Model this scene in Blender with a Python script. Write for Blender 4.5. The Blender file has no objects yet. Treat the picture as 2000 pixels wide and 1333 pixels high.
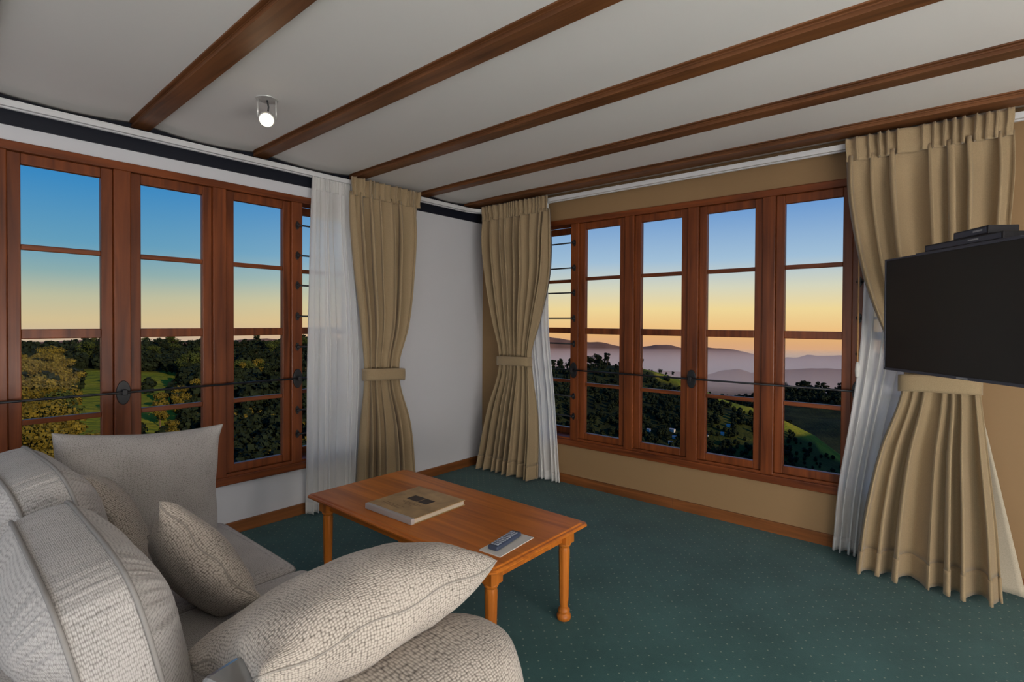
import bpy, bmesh, math, random
import numpy as np
from mathutils import Vector, Matrix, noise

random.seed(7)
rng = np.random.default_rng(7)
SC = bpy.context.scene
COL = SC.collection
R = math.radians


def lin(c):
    return tuple(((v / 255) / 12.92 if v / 255 <= .04045 else ((v / 255 + .055) / 1.055) ** 2.4) for v in c)


# ------------------------------------------------------------------ camera
CAM = Vector((-3.822, -3.633, 1.4))
yaw, pit, rol = R(40.368), R(-.6795), R(.2914)
fw = Vector((math.cos(yaw) * math.cos(pit), math.sin(yaw) * math.cos(pit), math.sin(pit)))
rt = Vector((math.sin(yaw), -math.cos(yaw), 0))
up = rt.cross(fw)
rt2 = rt * math.cos(rol) + up * math.sin(rol)
up2 = up * math.cos(rol) - rt * math.sin(rol)
cd = bpy.data.cameras.new('camera')
cam = bpy.data.objects.new('camera', cd)
COL.objects.link(cam)
M = Matrix((rt2, up2, -fw)).transposed().to_4x4()
M.translation = CAM
cam.matrix_world = M
cd.sensor_fit = 'HORIZONTAL'
cd.sensor_width = 36
cd.lens = 1033.9 / 2000 * 36
cd.shift_y = -25.04 / 2000
cd.clip_end = 40000
cd.clip_start = .05
SC.camera = cam

# ------------------------------------------------------------------ sky
W = bpy.data.worlds.new('dusk_sky')
SC.world = W
W.use_nodes = True
nt = W.node_tree
nt.nodes.clear()


def N(nt, t, **k):
    n = nt.nodes.new(t)
    for a, b in k.items():
        setattr(n, a, b)
    return n


def ramp(nt, stops):
    n = N(nt, 'ShaderNodeValToRGB')
    cr = n.color_ramp
    while len(cr.elements) < len(stops):
        cr.elements.new(.5)
    for e, (p, c) in zip(cr.elements, stops):
        e.position = p
        e.color = (*c[:3], 1)
    return n


def elev(d):
    return (math.sin(R(d)) + .1) / 1.1


tc = N(nt, 'ShaderNodeTexCoord')
sx = N(nt, 'ShaderNodeSeparateXYZ')
nt.links.new(tc.outputs['Generated'], sx.inputs[0])
mr = N(nt, 'ShaderNodeMapRange')
mr.inputs[1].default_value = -.1
mr.inputs[2].default_value = 1
nt.links.new(sx.outputs['Z'], mr.inputs[0])
cool = ramp(nt, [(elev(d), lin(c)) for d, c in [(-4, (166, 150, 160)), (-1.2, (205, 182, 150)), (0, (210, 190, 146)), (2, (188, 188, 158)),
    (4, (140, 172, 172)), (6.5, (98, 156, 186)), (12.6, (48, 132, 192)), (28, (34, 104, 170)), (88, (30, 80, 140))]])
glow = ramp(nt, [(elev(d), lin(c)) for d, c in [(-4, (215, 165, 140)), (-2.2, (216, 166, 122)), (-1.2, (226, 174, 112)), (-.8, (236, 190, 128)), (1.4, (238, 214, 152)),
    (3.6, (212, 212, 188)), (6.4, (160, 190, 214)), (11.5, (106, 152, 206)), (28, (70, 120, 185)), (88, (50, 95, 155))]])
for n in (cool, glow):
    nt.links.new(mr.outputs[0], n.inputs[0])
dt = N(nt, 'ShaderNodeVectorMath', operation='DOT_PRODUCT')
nt.links.new(tc.outputs['Generated'], dt.inputs[0])
dt.inputs[1].default_value = (math.cos(R(-15)), math.sin(R(-15)), 0)
am = N(nt, 'ShaderNodeMapRange', interpolation_type='SMOOTHSTEP')
am.inputs[1].default_value = -.1
am.inputs[2].default_value = .76
nt.links.new(dt.outputs['Value'], am.inputs[0])
mx = N(nt, 'ShaderNodeMix', data_type='RGBA')
nt.links.new(am.outputs[0], mx.inputs[0])
nt.links.new(cool.outputs[0], mx.inputs[6])
nt.links.new(glow.outputs[0], mx.inputs[7])
bg = N(nt, 'ShaderNodeBackground')
bg.inputs[1].default_value = 1.0
wo = N(nt, 'ShaderNodeOutputWorld')
nt.links.new(mx.outputs[2], bg.inputs[0])
nt.links.new(bg.outputs[0], wo.inputs[0])

# ------------------------------------------------------------------ sun (low, from the south, never entering the windows)
sd = bpy.data.lights.new('sun', 'SUN')
sd.energy = 3.2
sd.color = (1, .72, .40)
sd.angle = R(.6)
sun = bpy.data.objects.new('sun', sd)
COL.objects.link(sun)
sun.rotation_euler = Vector((.0, 1, -math.tan(R(15)))).to_track_quat('-Z', 'Y').to_euler()

SC.cycles.volume_bounces = 3
vs = SC.view_settings
vs.view_transform = 'Standard'
vs.look = 'None'
vs.exposure = 0
vs.gamma = 1
vs.use_curve_mapping = False
LAMP_W = 6.0         # watts of each ceiling spot lamp
FILL_GLOBE = 20.0         # radiance of the unseen globe lamps added to brighten the room
# unseen area light added at the side opening to brighten the room
ad_ = bpy.data.lights.new('added_fill_area', 'AREA')
ad_.shape = 'RECTANGLE'
ad_.size, ad_.size_y = 4.4, 2.2
ad_.energy = 40
ad_.color = (.93, .96, 1)
fill_ob = bpy.data.objects.new('added_fill_area', ad_)
COL.objects.link(fill_ob)
fill_ob.location = (-6.15, -3.3, 1.0)
fill_ob.rotation_euler = Vector((1, 0, .25)).to_track_quat('-Z', 'Y').to_euler()


# ------------------------------------------------------------------ materials
def new_mat(name):
    m = bpy.data.materials.new(name)
    m.use_nodes = True
    nt = m.node_tree
    return m, nt, nt.nodes['Principled BSDF']


def plain(name, col, rough=.5, spec=.5, metal=0, bump=0, bscale=40, var=0, vscale=3, coat=0, sheen=0):
    m, nt, b = new_mat(name)
    b.inputs['Base Color'].default_value = (*col, 1)
    b.inputs['Roughness'].default_value = rough
    b.inputs['Specular IOR Level'].default_value = spec
    b.inputs['Metallic'].default_value = metal
    b.inputs['Coat Weight'].default_value = coat
    b.inputs['Sheen Weight'].default_value = sheen
    tc = N(nt, 'ShaderNodeTexCoord')
    if var:
        no = N(nt, 'ShaderNodeTexNoise')
        no.inputs['Scale'].default_value = vscale
        no.inputs['Detail'].default_value = 4
        nt.links.new(tc.outputs['Object'], no.inputs['Vector'])
        r = ramp(nt, [(.3, tuple(v * (1 - var) for v in col)), (.7, tuple(min(1, v * (1 + var)) for v in col))])
        nt.links.new(no.outputs['Fac'], r.inputs[0])
        nt.links.new(r.outputs[0], b.inputs['Base Color'])
    if bump:
        no = N(nt, 'ShaderNodeTexNoise')
        no.inputs['Scale'].default_value = bscale
        nt.links.new(tc.outputs['Object'], no.inputs['Vector'])
        bp = N(nt, 'ShaderNodeBump')
        bp.inputs['Strength'].default_value = bump
        bp.inputs['Distance'].default_value = .01
        nt.links.new(no.outputs['Fac'], bp.inputs['Height'])
        nt.links.new(bp.outputs[0], b.inputs['Normal'])
    return m


def wood(name, dark, light, axis, rough=.35, coat=.3, scale=1.0, spec=.3):
    m, nt, b = new_mat(name)
    tc = N(nt, 'ShaderNodeTexCoord')
    mp = N(nt, 'ShaderNodeMapping')
    s = [26 * scale] * 3
    s['xyz'.index(axis)] = 1.3 * scale
    mp.inputs['Scale'].default_value = s
    nt.links.new(tc.outputs['Object'], mp.inputs[0])
    no = N(nt, 'ShaderNodeTexNoise')
    no.inputs['Scale'].default_value = 1
    no.inputs['Detail'].default_value = 6
    no.inputs['Distortion'].default_value = .8
    nt.links.new(mp.outputs[0], no.inputs['Vector'])
    n2 = N(nt, 'ShaderNodeTexNoise')
    n2.inputs['Scale'].default_value = 1.7
    nt.links.new(tc.outputs['Object'], n2.inputs['Vector'])
    ad = N(nt, 'ShaderNodeMath', operation='MULTIPLY_ADD')
    ad.inputs[1].default_value = .6
    nt.links.new(n2.outputs['Fac'], ad.inputs[0])
    nt.links.new(no.outputs['Fac'], ad.inputs[2])
    r = ramp(nt, [(.5, dark), (1.0, light)])
    nt.links.new(ad.outputs[0], r.inputs[0])
    nt.links.new(r.outputs[0], b.inputs['Base Color'])
    b.inputs['Roughness'].default_value = rough
    b.inputs['Specular IOR Level'].default_value = spec
    b.inputs['Coat Weight'].default_value = coat
    b.inputs['Coat Roughness'].default_value = .2
    bp = N(nt, 'ShaderNodeBump')
    bp.inputs['Strength'].default_value = .08
    bp.inputs['Distance'].default_value = .004
    nt.links.new(no.outputs['Fac'], bp.inputs['Height'])
    nt.links.new(bp.outputs[0], b.inputs['Normal'])
    return m


def weave(name, dark, light, su, sv, bump=.6, rnd=.35, sheen=.2):
    """woven upholstery: staggered knots in UV space (UV in metres)"""
    m, nt, b = new_mat(name)
    uv = N(nt, 'ShaderNodeUVMap')
    uv.uv_map = 'UVMap'
    mp = N(nt, 'ShaderNodeMapping')
    mp.inputs['Scale'].default_value = (su, sv, 1)
    nt.links.new(uv.outputs[0], mp.inputs[0])
    vo = N(nt, 'ShaderNodeTexVoronoi', voronoi_dimensions='2D')
    vo.inputs['Scale'].default_value = 1
    vo.inputs['Randomness'].default_value = rnd
    nt.links.new(mp.outputs[0], vo.inputs['Vector'])
    no = N(nt, 'ShaderNodeTexNoise')
    no.inputs['Scale'].default_value = 9
    no.inputs['Detail'].default_value = 5
    nt.links.new(uv.outputs[0], no.inputs['Vector'])
    mul = N(nt, 'ShaderNodeMath', operation='MULTIPLY_ADD')
    mul.inputs[1].default_value = -.9
    mul.inputs[2].default_value = .95
    nt.links.new(vo.outputs['Distance'], mul.inputs[0])
    ad = N(nt, 'ShaderNodeMath', operation='MULTIPLY_ADD')
    ad.inputs[1].default_value = .35
    nt.links.new(no.outputs['Fac'], ad.inputs[0])
    nt.links.new(mul.outputs[0], ad.inputs[2])
    r = ramp(nt, [(.38, dark), (.9, light)])
    nt.links.new(ad.outputs[0], r.inputs[0])
    nt.links.new(r.outputs[0], b.inputs['Base Color'])
    b.inputs['Roughness'].default_value = .95
    b.inputs['Specular IOR Level'].default_value = .1
    b.inputs['Sheen Weight'].default_value = sheen
    bp = N(nt, 'ShaderNodeBump')
    bp.inputs['Strength'].default_value = bump
    bp.inputs['Distance'].default_value = .003
    nt.links.new(mul.outputs[0], bp.inputs['Height'])
    nt.links.new(bp.outputs[0], b.inputs['Normal'])
    return m


def carpet_mat():
    m, nt, b = new_mat('green_carpet')
    tc = N(nt, 'ShaderNodeTexCoord')
    mp = N(nt, 'ShaderNodeMapping')
    mp.inputs['Rotation'].default_value = (0, 0, R(45))
    mp.inputs['Scale'].default_value = (1 / .052, 1 / .052, 1)
    nt.links.new(tc.outputs['Object'], mp.inputs[0])
    vo = N(nt, 'ShaderNodeTexVoronoi', voronoi_dimensions='2D')
    vo.inputs['Scale'].default_value = 1
    vo.inputs['Randomness'].default_value = .12
    nt.links.new(mp.outputs[0], vo.inputs['Vector'])
    lt = N(nt, 'ShaderNodeMapRange', interpolation_type='SMOOTHSTEP')
    lt.inputs[1].default_value = .05
    lt.inputs[2].default_value = .085
    lt.inputs[3].default_value = 1
    lt.inputs[4].default_value = 0
    nt.links.new(vo.outputs['Distance'], lt.inputs[0])
    no = N(nt, 'ShaderNodeTexNoise')
    no.inputs['Scale'].default_value = 2.2
    no.inputs['Detail'].default_value = 7
    no.inputs['Roughness'].default_value = .7
    nt.links.new(tc.outputs['Object'], no.inputs['Vector'])
    r = ramp(nt, [(.35, (.020, .084, .082)), (.65, (.036, .122, .118))])
    nt.links.new(no.outputs['Fac'], r.inputs[0])
    mx = N(nt, 'ShaderNodeMix', data_type='RGBA')
    nt.links.new(lt.outputs[0], mx.inputs[0])
    nt.links.new(r.outputs[0], mx.inputs[6])
    mx.inputs[7].default_value = (.20, .27, .22, 1)
    nt.links.new(mx.outputs[2], b.inputs['Base Color'])
    b.inputs['Roughness'].default_value = 1
    b.inputs['Specular IOR Level'].default_value = .05
    b.inputs['Sheen Weight'].default_value = .18
    b.inputs['Sheen Roughness'].default_value = .5
    n2 = N(nt, 'ShaderNodeTexNoise')
    n2.inputs['Scale'].default_value = 350
    nt.links.new(tc.outputs['Object'], n2.inputs['Vector'])
    bp = N(nt, 'ShaderNodeBump')
    bp.inputs['Strength'].default_value = .5
    bp.inputs['Distance'].default_value = .004
    nt.links.new(n2.outputs['Fac'], bp.inputs['Height'])
    nt.links.new(bp.outputs[0], b.inputs['Normal'])
    return m


def glass_mat():
    m, nt, b = new_mat('window_glass')
    nt.nodes.remove(b)
    tr = N(nt, 'ShaderNodeBsdfTransparent')
    gl = N(nt, 'ShaderNodeBsdfGlossy')
    gl.inputs['Roughness'].default_value = .02
    fr = N(nt, 'ShaderNodeFresnel')
    fr.inputs[0].default_value = 1.05
    ms = N(nt, 'ShaderNodeMixShader')
    nt.links.new(fr.outputs[0], ms.inputs[0])
    nt.links.new(tr.outputs[0], ms.inputs[1])
    nt.links.new(gl.outputs[0], ms.inputs[2])
    nt.links.new(ms.outputs[0], nt.nodes['Material Output'].inputs[0])
    return m


def sheer_mat():
    m, nt, b = new_mat('white_voile')
    nt.nodes.remove(b)
    tr = N(nt, 'ShaderNodeBsdfTransparent')
    df = N(nt, 'ShaderNodeBsdfDiffuse')
    df.inputs[0].default_value = (.93, .92, .90, 1)
    tl = N(nt, 'ShaderNodeBsdfTranslucent')
    tl.inputs[0].default_value = (.93, .92, .90, 1)
    m1 = N(nt, 'ShaderNodeMixShader')
    m1.inputs[0].default_value = .42
    nt.links.new(df.outputs[0], m1.inputs[1])
    nt.links.new(tl.outputs[0], m1.inputs[2])
    m2 = N(nt, 'ShaderNodeMixShader')
    m2.inputs[0].default_value = .88
    nt.links.new(tr.outputs[0], m2.inputs[1])
    nt.links.new(m1.outputs[0], m2.inputs[2])
    nt.links.new(m2.outputs[0], nt.nodes['Material Output'].inputs[0])
    return m


def drape_mat(name, col):
    m, nt, b = new_mat(name)
    b.inputs['Base Color'].default_value = (*col, 1)
    b.inputs['Roughness'].default_value = .75
    b.inputs['Specular IOR Level'].default_value = .25
    b.inputs['Sheen Weight'].default_value = .25
    tc = N(nt, 'ShaderNodeTexCoord')
    no = N(nt, 'ShaderNodeTexNoise')
    no.inputs['Scale'].default_value = 260
    nt.links.new(tc.outputs['Object'], no.inputs['Vector'])
    r = ramp(nt, [(.3, tuple(v * .88 for v in col)), (.7, tuple(v * 1.1 for v in col))])
    nt.links.new(no.outputs['Fac'], r.inputs[0])
    nt.links.new(r.outputs[0], b.inputs['Base Color'])
    return m


def emit(name, col, s):
    m, nt, b = new_mat(name)
    b.inputs['Base Color'].default_value = (*col, 1)
    b.inputs['Emission Color'].default_value = (*col, 1)
    b.inputs['Emission Strength'].default_value = s
    return m


MT = {
    'wall_white': plain('white_wall_paint', (.64, .64, .665), .7, .2, bump=.05, bscale=60),
    'wall_tan': plain('tan_wall_paint', (.30, .185, .088), .65, .25, bump=.05, bscale=60),
    'ceil': plain('ceiling_board', (.67, .645, .615), .8, .15, bump=.04, bscale=25),
    'navy': plain('dark_navy_timber', (.008, .010, .018), .5, .3),
    'rail': plain('white_rail_paint', (.66, .66, .66), .35, .5),
    'beam': wood('beam_wood', (.060, .021, .007), (.19, .072, .024), 'y', .5, .08),
    'win_z': wood('window_wood_upright', (.060, .013, .0035), (.225, .056, .013), 'z', .42, .12),
    'win_x': wood('window_wood_x', (.060, .013, .0035), (.225, .056, .013), 'x', .42, .12),
    'win_y': wood('window_wood_y', (.060, .013, .0035), (.225, .056, .013), 'y', .42, .12),
    'base_x': wood('baseboard_wood_x', (.10, .033, .009), (.30, .105, .03), 'x', .4, .2),
    'base_y': wood('baseboard_wood_y', (.10, .033, .009), (.30, .105, .03), 'y', .4, .2),
    'table': wood('table_wood', (.28, .068, .007), (.64, .19, .020), 'y', .42, .08, .8),
    'table_z': wood('table_leg_wood', (.26, .070, .008), (.60, .185, .022), 'z', .42, .08, .8),
    'carpet': carpet_mat(),
    'glass': glass_mat(),
    'sheer': sheer_mat(),
    'drape': drape_mat('tan_drape', (.345, .25, .140)),
    'lining': drape_mat('cream_lining', (.50, .43, .32)),
    'iron': plain('black_iron', (.010, .010, .012), .45, .5),
    'knit': weave('chunky_weave', (.085, .070, .058), (.52, .465, .405), 125, 150, .8, .45),
    'fine': weave('fine_weave', (.19, .175, .165), (.46, .435, .415), 230, 230, .35, .5),
    'ribbed': weave('back_weave', (.15, .14, .13), (.45, .425, .405), 300, 110, .45, .4),
    'piping': plain('piping_cloth', (.24, .228, .216), .9, .1),
    'seam': plain('seam_cloth', (.30, .275, .245), .9, .1),
    'tvblack': plain('tv_screen', (.016, .015, .014), .30, .5),
    'tvframe': plain('tv_bezel', (.055, .058, .080), .35, .5),
    'plastic': plain('black_plastic', (.009, .009, .013), .3, .5),
    'chrome': plain('chrome', (.62, .61, .58), .3, .5, .4),
    'silver': plain('silver_plastic', (.35, .36, .37), .15, .5, .7),
    'grey_mark': plain('grey_print', (.30, .30, .32), .5),
    'paper': plain('page_paper', (.62, .54, .42), .8, .2),
    'cover': plain('book_cover_print', (.40, .255, .115), .5, .4, var=.25, vscale=14),
    'spine': plain('book_spine_cloth', (.42, .38, .36), .6),
    'ink': plain('dark_print', (.05, .036, .026), .6),
    'ink2': plain('brown_print', (.19, .11, .05), .6),
    'white_card': plain('white_card', (.62, .60, .56), .6),
    'bluegrey': plain('blue_grey_plastic', (.045, .06, .10), .35, .5),
    'btn': plain('pale_buttons', (.35, .38, .45), .5),
    'cord': plain('pull_cord_wood', (.5, .27, .11), .5),
    'bulb': emit('lamp_glow', (1, .80, .50), 5),
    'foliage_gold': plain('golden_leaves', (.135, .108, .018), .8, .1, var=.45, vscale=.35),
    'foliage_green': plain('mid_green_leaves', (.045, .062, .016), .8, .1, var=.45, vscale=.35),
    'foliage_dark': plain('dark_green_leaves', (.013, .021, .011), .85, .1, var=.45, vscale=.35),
    'trunk': plain('pale_bark', (.12, .09, .06), .9, .1),
    'housewall': plain('village_white_wall', (.6, .6, .62), .8),
    'houseroof': plain('village_blue_roof', (.30, .33, .40), .6),
}


# ------------------------------------------------------------------ builders
ORG = {}


def tag(o, label=None, cat=None, group=None, kind=None):
    for k, v in (('label', label), ('category', cat), ('group', group), ('kind', kind)):
        if v:
            o[k] = v
    return o


def empty(name, loc=(0, 0, 0), rz=0):
    o = bpy.data.objects.new(name, None)
    COL.objects.link(o)
    o.location = loc
    o.rotation_euler.z = rz
    o.empty_display_size = .05
    ORG[o.name] = (Vector((0, 0, 0)) if rz else Vector(loc))
    return o


def finish(name, me, mat, parent=None, smooth=False, bevel=0, seg=2, solid=0, subsurf=0):
    o = bpy.data.objects.new(name, me)
    COL.objects.link(o)
    mats = mat if isinstance(mat, (list, tuple)) else [mat]
    for m in mats:
        me.materials.append(MT[m] if isinstance(m, str) else m)
    if parent is not None:
        o.parent = parent
        org = ORG.get(parent.name, Vector((0, 0, 0)))
        if org.length > 0:
            me.transform(Matrix.Translation(-org))
        ORG[o.name] = org
    else:
        ORG[o.name] = Vector((0, 0, 0))
    if smooth:
        me.polygons.foreach_set('use_smooth', [True] * len(me.polygons))
    if bevel:
        b = o.modifiers.new('bevel', 'BEVEL')
        b.width = bevel
        b.segments = seg
        b.limit_method = 'ANGLE'
        b.angle_limit = R(40)
    if solid:
        s = o.modifiers.new('solid', 'SOLIDIFY')
        s.thickness = solid
        s.offset = 0
    if subsurf:
        s = o.modifiers.new('sub', 'SUBSURF')
        s.levels = s.render_levels = subsurf
    return o


class MB:
    """collects shapes into one mesh"""
    def __init__(s):
        s.v = []
        s.f = []
        s.mi = []

    def add(s, v, f, mi=0):
        n = len(s.v)
        s.v += [tuple(p) for p in v]
        s.f += [tuple(i + n for i in q) for q in f]
        s.mi += [mi] * len(f)
        return s

    def box(s, x0, x1, y0, y1, z0, z1, mi=0):
        x0, x1 = sorted((x0, x1)); y0, y1 = sorted((y0, y1)); z0, z1 = sorted((z0, z1))
        v = [(x0, y0, z0), (x1, y0, z0), (x1, y1, z0), (x0, y1, z0), (x0, y0, z1), (x1, y0, z1), (x1, y1, z1), (x0, y1, z1)]
        return s.add(v, [(3, 2, 1, 0), (4, 5, 6, 7), (0, 1, 5, 4), (1, 2, 6, 5), (2, 3, 7, 6), (3, 0, 4, 7)], mi)

    def tube(s, pts, r, n=10, closed=False, caps=True, mi=0):
        pts = [Vector(p) for p in pts]
        rs = r if isinstance(r, (list, tuple)) else [r] * len(pts)
        v, f = [], []
        m = len(pts)
        ref = None
        for i, p in enumerate(pts):
            if closed:
                t = pts[(i + 1) % m] - pts[i - 1]
            else:
                t = pts[min(i + 1, m - 1)] - pts[max(i - 1, 0)]
            t.normalize()
            if ref is None:
                ref = Vector((0, 0, 1)) if abs(t.z) < .9 else Vector((1, 0, 0))
            a = t.cross(ref)
            if a.length < 1e-5:
                a = t.cross(Vector((.3, 1, .2)))
            a.normalize()
            b = a.cross(t).normalized()
            ref = b
            for k in range(n):
                th = 2 * math.pi * k / n
                v.append(p + a * (math.cos(th) * rs[i]) + b * (math.sin(th) * rs[i]))
        for i in range(m if closed else m - 1):
            j = (i + 1) % m
            for k in range(n):
                l = (k + 1) % n
                f.append((i * n + k, i * n + l, j * n + l, j * n + k))
        if caps and not closed:
            f.append(tuple(range(n))[::-1])
            f.append(tuple((m - 1) * n + k for k in range(n)))
        return s.add(v, f, mi)

    def lathe(s, prof, c=(0, 0, 0), n=20, mi=0):
        """prof: list of (radius, z)"""
        v, f = [], []
        for r, z in prof:
            for k in range(n):
                th = 2 * math.pi * k / n
                v.append((c[0] + r * math.cos(th), c[1] + r * math.sin(th), c[2] + z))
        for i in range(len(prof) - 1):
            for k in range(n):
                l = (k + 1) % n
                f.append((i * n + k, i * n + l, (i + 1) * n + l, (i + 1) * n + k))
        f.append(tuple(range(n))[::-1])
        f.append(tuple((len(prof) - 1) * n + k for k in range(n)))
        return s.add(v, f, mi)

    def prism(s, poly, h0, h1, fn, mi=0):
        """poly in 2D, extruded between h0 and h1; fn maps (a, b, h) to xyz"""
        n = len(poly)
        v = [fn(a, b, h0) for a, b in poly] + [fn(a, b, h1) for a, b in poly]
        f = [tuple(range(n))[::-1], tuple(range(n, 2 * n))]
        f += [(i, (i + 1) % n, n + (i + 1) % n, n + i) for i in range(n)]
        return s.add(v, f, mi)

    def build(s, name, mat, parent=None, **k):
        me = bpy.data.meshes.new(name)
        me.from_pydata(s.v, [], s.f)
        if any(s.mi):
            me.polygons.foreach_set('material_index', s.mi)
        me.update()
        bm = bmesh.new()
        bm.from_mesh(me)
        bmesh.ops.recalc_face_normals(bm, faces=bm.faces)
        bm.to_mesh(me)
        bm.free()
        return finish(name, me, mat, parent, **k)


def grid_mesh(name, P, uv=None, wrap_u=False):
    """P array (nv, nu, 3)"""
    nv, nu = P.shape[:2]
    me = bpy.data.meshes.new(name)
    f = []
    uu = nu if wrap_u else nu - 1
    for j in range(nv - 1):
        for i in range(uu):
            k = (i + 1) % nu
            f.append((j * nu + i, j * nu + k, (j + 1) * nu + k, (j + 1) * nu + i))
    me.from_pydata(P.reshape(-1, 3).tolist(), [], f)
    if uv is not None:
        l = me.uv_layers.new(name='UVMap')
        u = uv.reshape(-1, 2)
        idx = np.empty(len(me.loops), dtype=np.int32)
        me.loops.foreach_get('vertex_index', idx)
        l.data.foreach_set('uv', u[idx].astype(np.float32).ravel())
    me.update()
    return me


# ================================================================== SETTING
ZC = 2.535
XW, YS = -6.2, -6.0          # west and south limits of the room
C0L, C0R, PIT = 1.419, .581, .5155
WT = .2


def wmapL(s, t, z):
    return (-s, t, z)


def wmapR(s, t, z):
    return (t, -s, z)


def wbox(mb, fn, s0, s1, t0, t1, z0, z1, mi=0):
    a, b = fn(s0, t0, z0), fn(s1, t1, z1)
    mb.box(a[0], b[0], a[1], b[1], a[2], b[2], mi)


Z0, Z1 = .333, 2.292      # window casing bottom and top


def wall_with_hole(name, fn, s_a, s_b, c0, mat, label):
    h0, h1 = c0 - .02, c0 + 6 * PIT + .02
    mb = MB()
    wbox(mb, fn, s_a, s_b, 0, WT, -.3, Z0 + .01)
    wbox(mb, fn, s_a, s_b, 0, WT, Z1 - .01, ZC + .15)
    wbox(mb, fn, s_a, h0, 0, WT, Z0 + .01, Z1 - .01)
    wbox(mb, fn, h1, s_b, 0, WT, Z0 + .01, Z1 - .01)
    o = mb.build(name, mat)
    return tag(o, label, 'wall', kind='structure')


wall_with_hole('wall_left', wmapL, 0, -XW, C0L, 'wall_white', 'white painted wall around the window behind the sofa')
wall_with_hole('wall_right', wmapR, -WT, -YS, C0R, 'wall_tan', 'tan painted wall around the window beside the television')
mb = MB()
mb.box(XW - WT, WT, YS - WT, YS, -.3, ZC + .15)
tag(mb.build('wall_back', 'wall_white'), 'white wall closing the room behind the camera', 'wall', kind='structure')
mb = MB()
mb.box(XW - WT, XW, -.0 + WT, -1.0, -.3, ZC + .15)
mb.box(XW - WT, XW, -5.6, YS, -.3, ZC + .15)
mb.box(XW - WT, XW, -5.6, -1.0, 2.35, ZC + .15)  # opening below added to let sky light into the room
tag(mb.build('wall_side', 'wall_white'), 'white wall with a wide opening added for light beside the camera', 'wall', kind='structure')

mb = MB()
mb.box(XW, 0, YS, 0, -.06, 0)
tag(mb.build('floor', 'carpet'), 'dark green carpet with small pale dots', 'carpet', kind='structure')

# ceiling: boards between the beams, each sagging a little towards the window wall
# (centre of underside at y=-0.06, centre at y=-3)
BC = [(-3.60, -3.66), (-2.88, -2.93), (-2.20, -2.245), (-1.475, -1.535), (-.775, -.84), (-.215, -.215)]


def bx(k, y):
    a, b = BC[k]
    return a + (b - a) * (-y) / 3.0


ceil = empty('ceiling', (-3, -3, ZC))
tag(ceil, 'pale ceiling of sagging boards between dark wooden beams', 'ceiling', kind='structure')
edges = [lambda y: XW] + [(lambda y, k=k: bx(k, y)) for k in range(6)] + [lambda y: 0.0]
ys = np.concatenate([np.linspace(0, -.6, 13), np.linspace(-.8, YS, 14)])
for k in range(7):
    nu = 15
    P = np.zeros((len(ys), nu, 3))
    for j, y in enumerate(ys):
        a, b = edges[k](y), edges[k + 1](y)
        for i in range(nu):
            u = i / (nu - 1)
            sag = (1 - (2 * u - 1) ** 2) * (.026 * math.exp(y / .35) + .004) * (1 if 0 < k < 6 or k == 0 else .3)
            rip = .0025 * math.exp(-((y + .10) / .02) ** 2) + .002 * math.exp(-((y + .17) / .02) ** 2)
            P[j, i] = (a + (b - a) * u, y, ZC - sag + rip)
    me = grid_mesh('panel', P)
    finish('panel', me, 'ceil', ceil, smooth=True, solid=.012)

tags = ['beam crossing the upper left corner of the ceiling', 'first full wooden beam, left of the ceiling spotlight', 'wooden ceiling beam just right of the spotlight',
        'third wooden ceiling beam, ending above the leftmost tan curtain', 'wooden ceiling beam ending between the two corner curtains', 'wooden beam running along the tan wall above the curtain track']
for k in range(6):
    mb = MB()
    hw = .044 if k < 5 else .070
    for prof in ([(-hw - .018, ZC + .01), (-hw - .018, ZC - .014), (hw + .014, ZC - .014), (hw + .014, ZC + .01)],
                 [(-hw, ZC - .013), (-hw, ZC - .017), (-hw + .004, ZC - .0175), (-hw + .004, ZC - .021), (-hw, ZC - .0215), (-hw, ZC - .038), (hw, ZC - .038), (hw, ZC - .013)]):
        n = len(prof)
        v = []
        for y in (-.02, YS):
            v += [(bx(k, y) + a, y, z) for a, z in prof]
        mb.add(v, [tuple(range(n)), tuple(range(n, 2 * n))[::-1]] + [(i, n + i, n + (i + 1) % n, (i + 1) % n) for i in range(n)])
    o = mb.build('ceiling_beam', 'beam', bevel=.002)
    tag(o, 'dark brown ' + tags[k] if k else 'dark brown wooden ' + tags[k], 'beam', 'wooden ceiling beams', 'structure')

mb = MB()
mb.box(XW, 0, -.012, .0, 2.369, ZC + .02)
tag(mb.build('trim_1', 'navy'), 'dark navy timber band along the top of the white wall', 'trim', kind='structure')

# baseboards
bl = empty('baseboard_left', (0, 0, 0))
tag(bl, 'brown wooden baseboard along the white wall', 'baseboard', kind='structure')
for a, b in [(XW, -2.6), (-2.599, 0)]:
    mb = MB()
    mb.box(a, b, -.016, 0, 0, .078)
    mb.build('plank', 'base_x', bl, bevel=.003)
br = empty('baseboard_right', (0, 0, 0))
tag(br, 'brown wooden baseboard along the tan wall', 'baseboard', kind='structure')
for a, b in [(-.016, -1.985), (-1.9865, YS)]:
    mb = MB()
    mb.box(-.016, 0, a, b, 0, .076)
    mb.build('plank', 'base_y', br, bevel=.003)


# ------------------------------------------------------------------ windows
RODZ = [2.08, 1.866, 1.653, 1.433, 1.215, .763, .591]


def oval(n, a, b):
    return [(a * math.cos(2 * math.pi * i / n), b * math.sin(2 * math.pi * i / n)) for i in range(n)]


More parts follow.
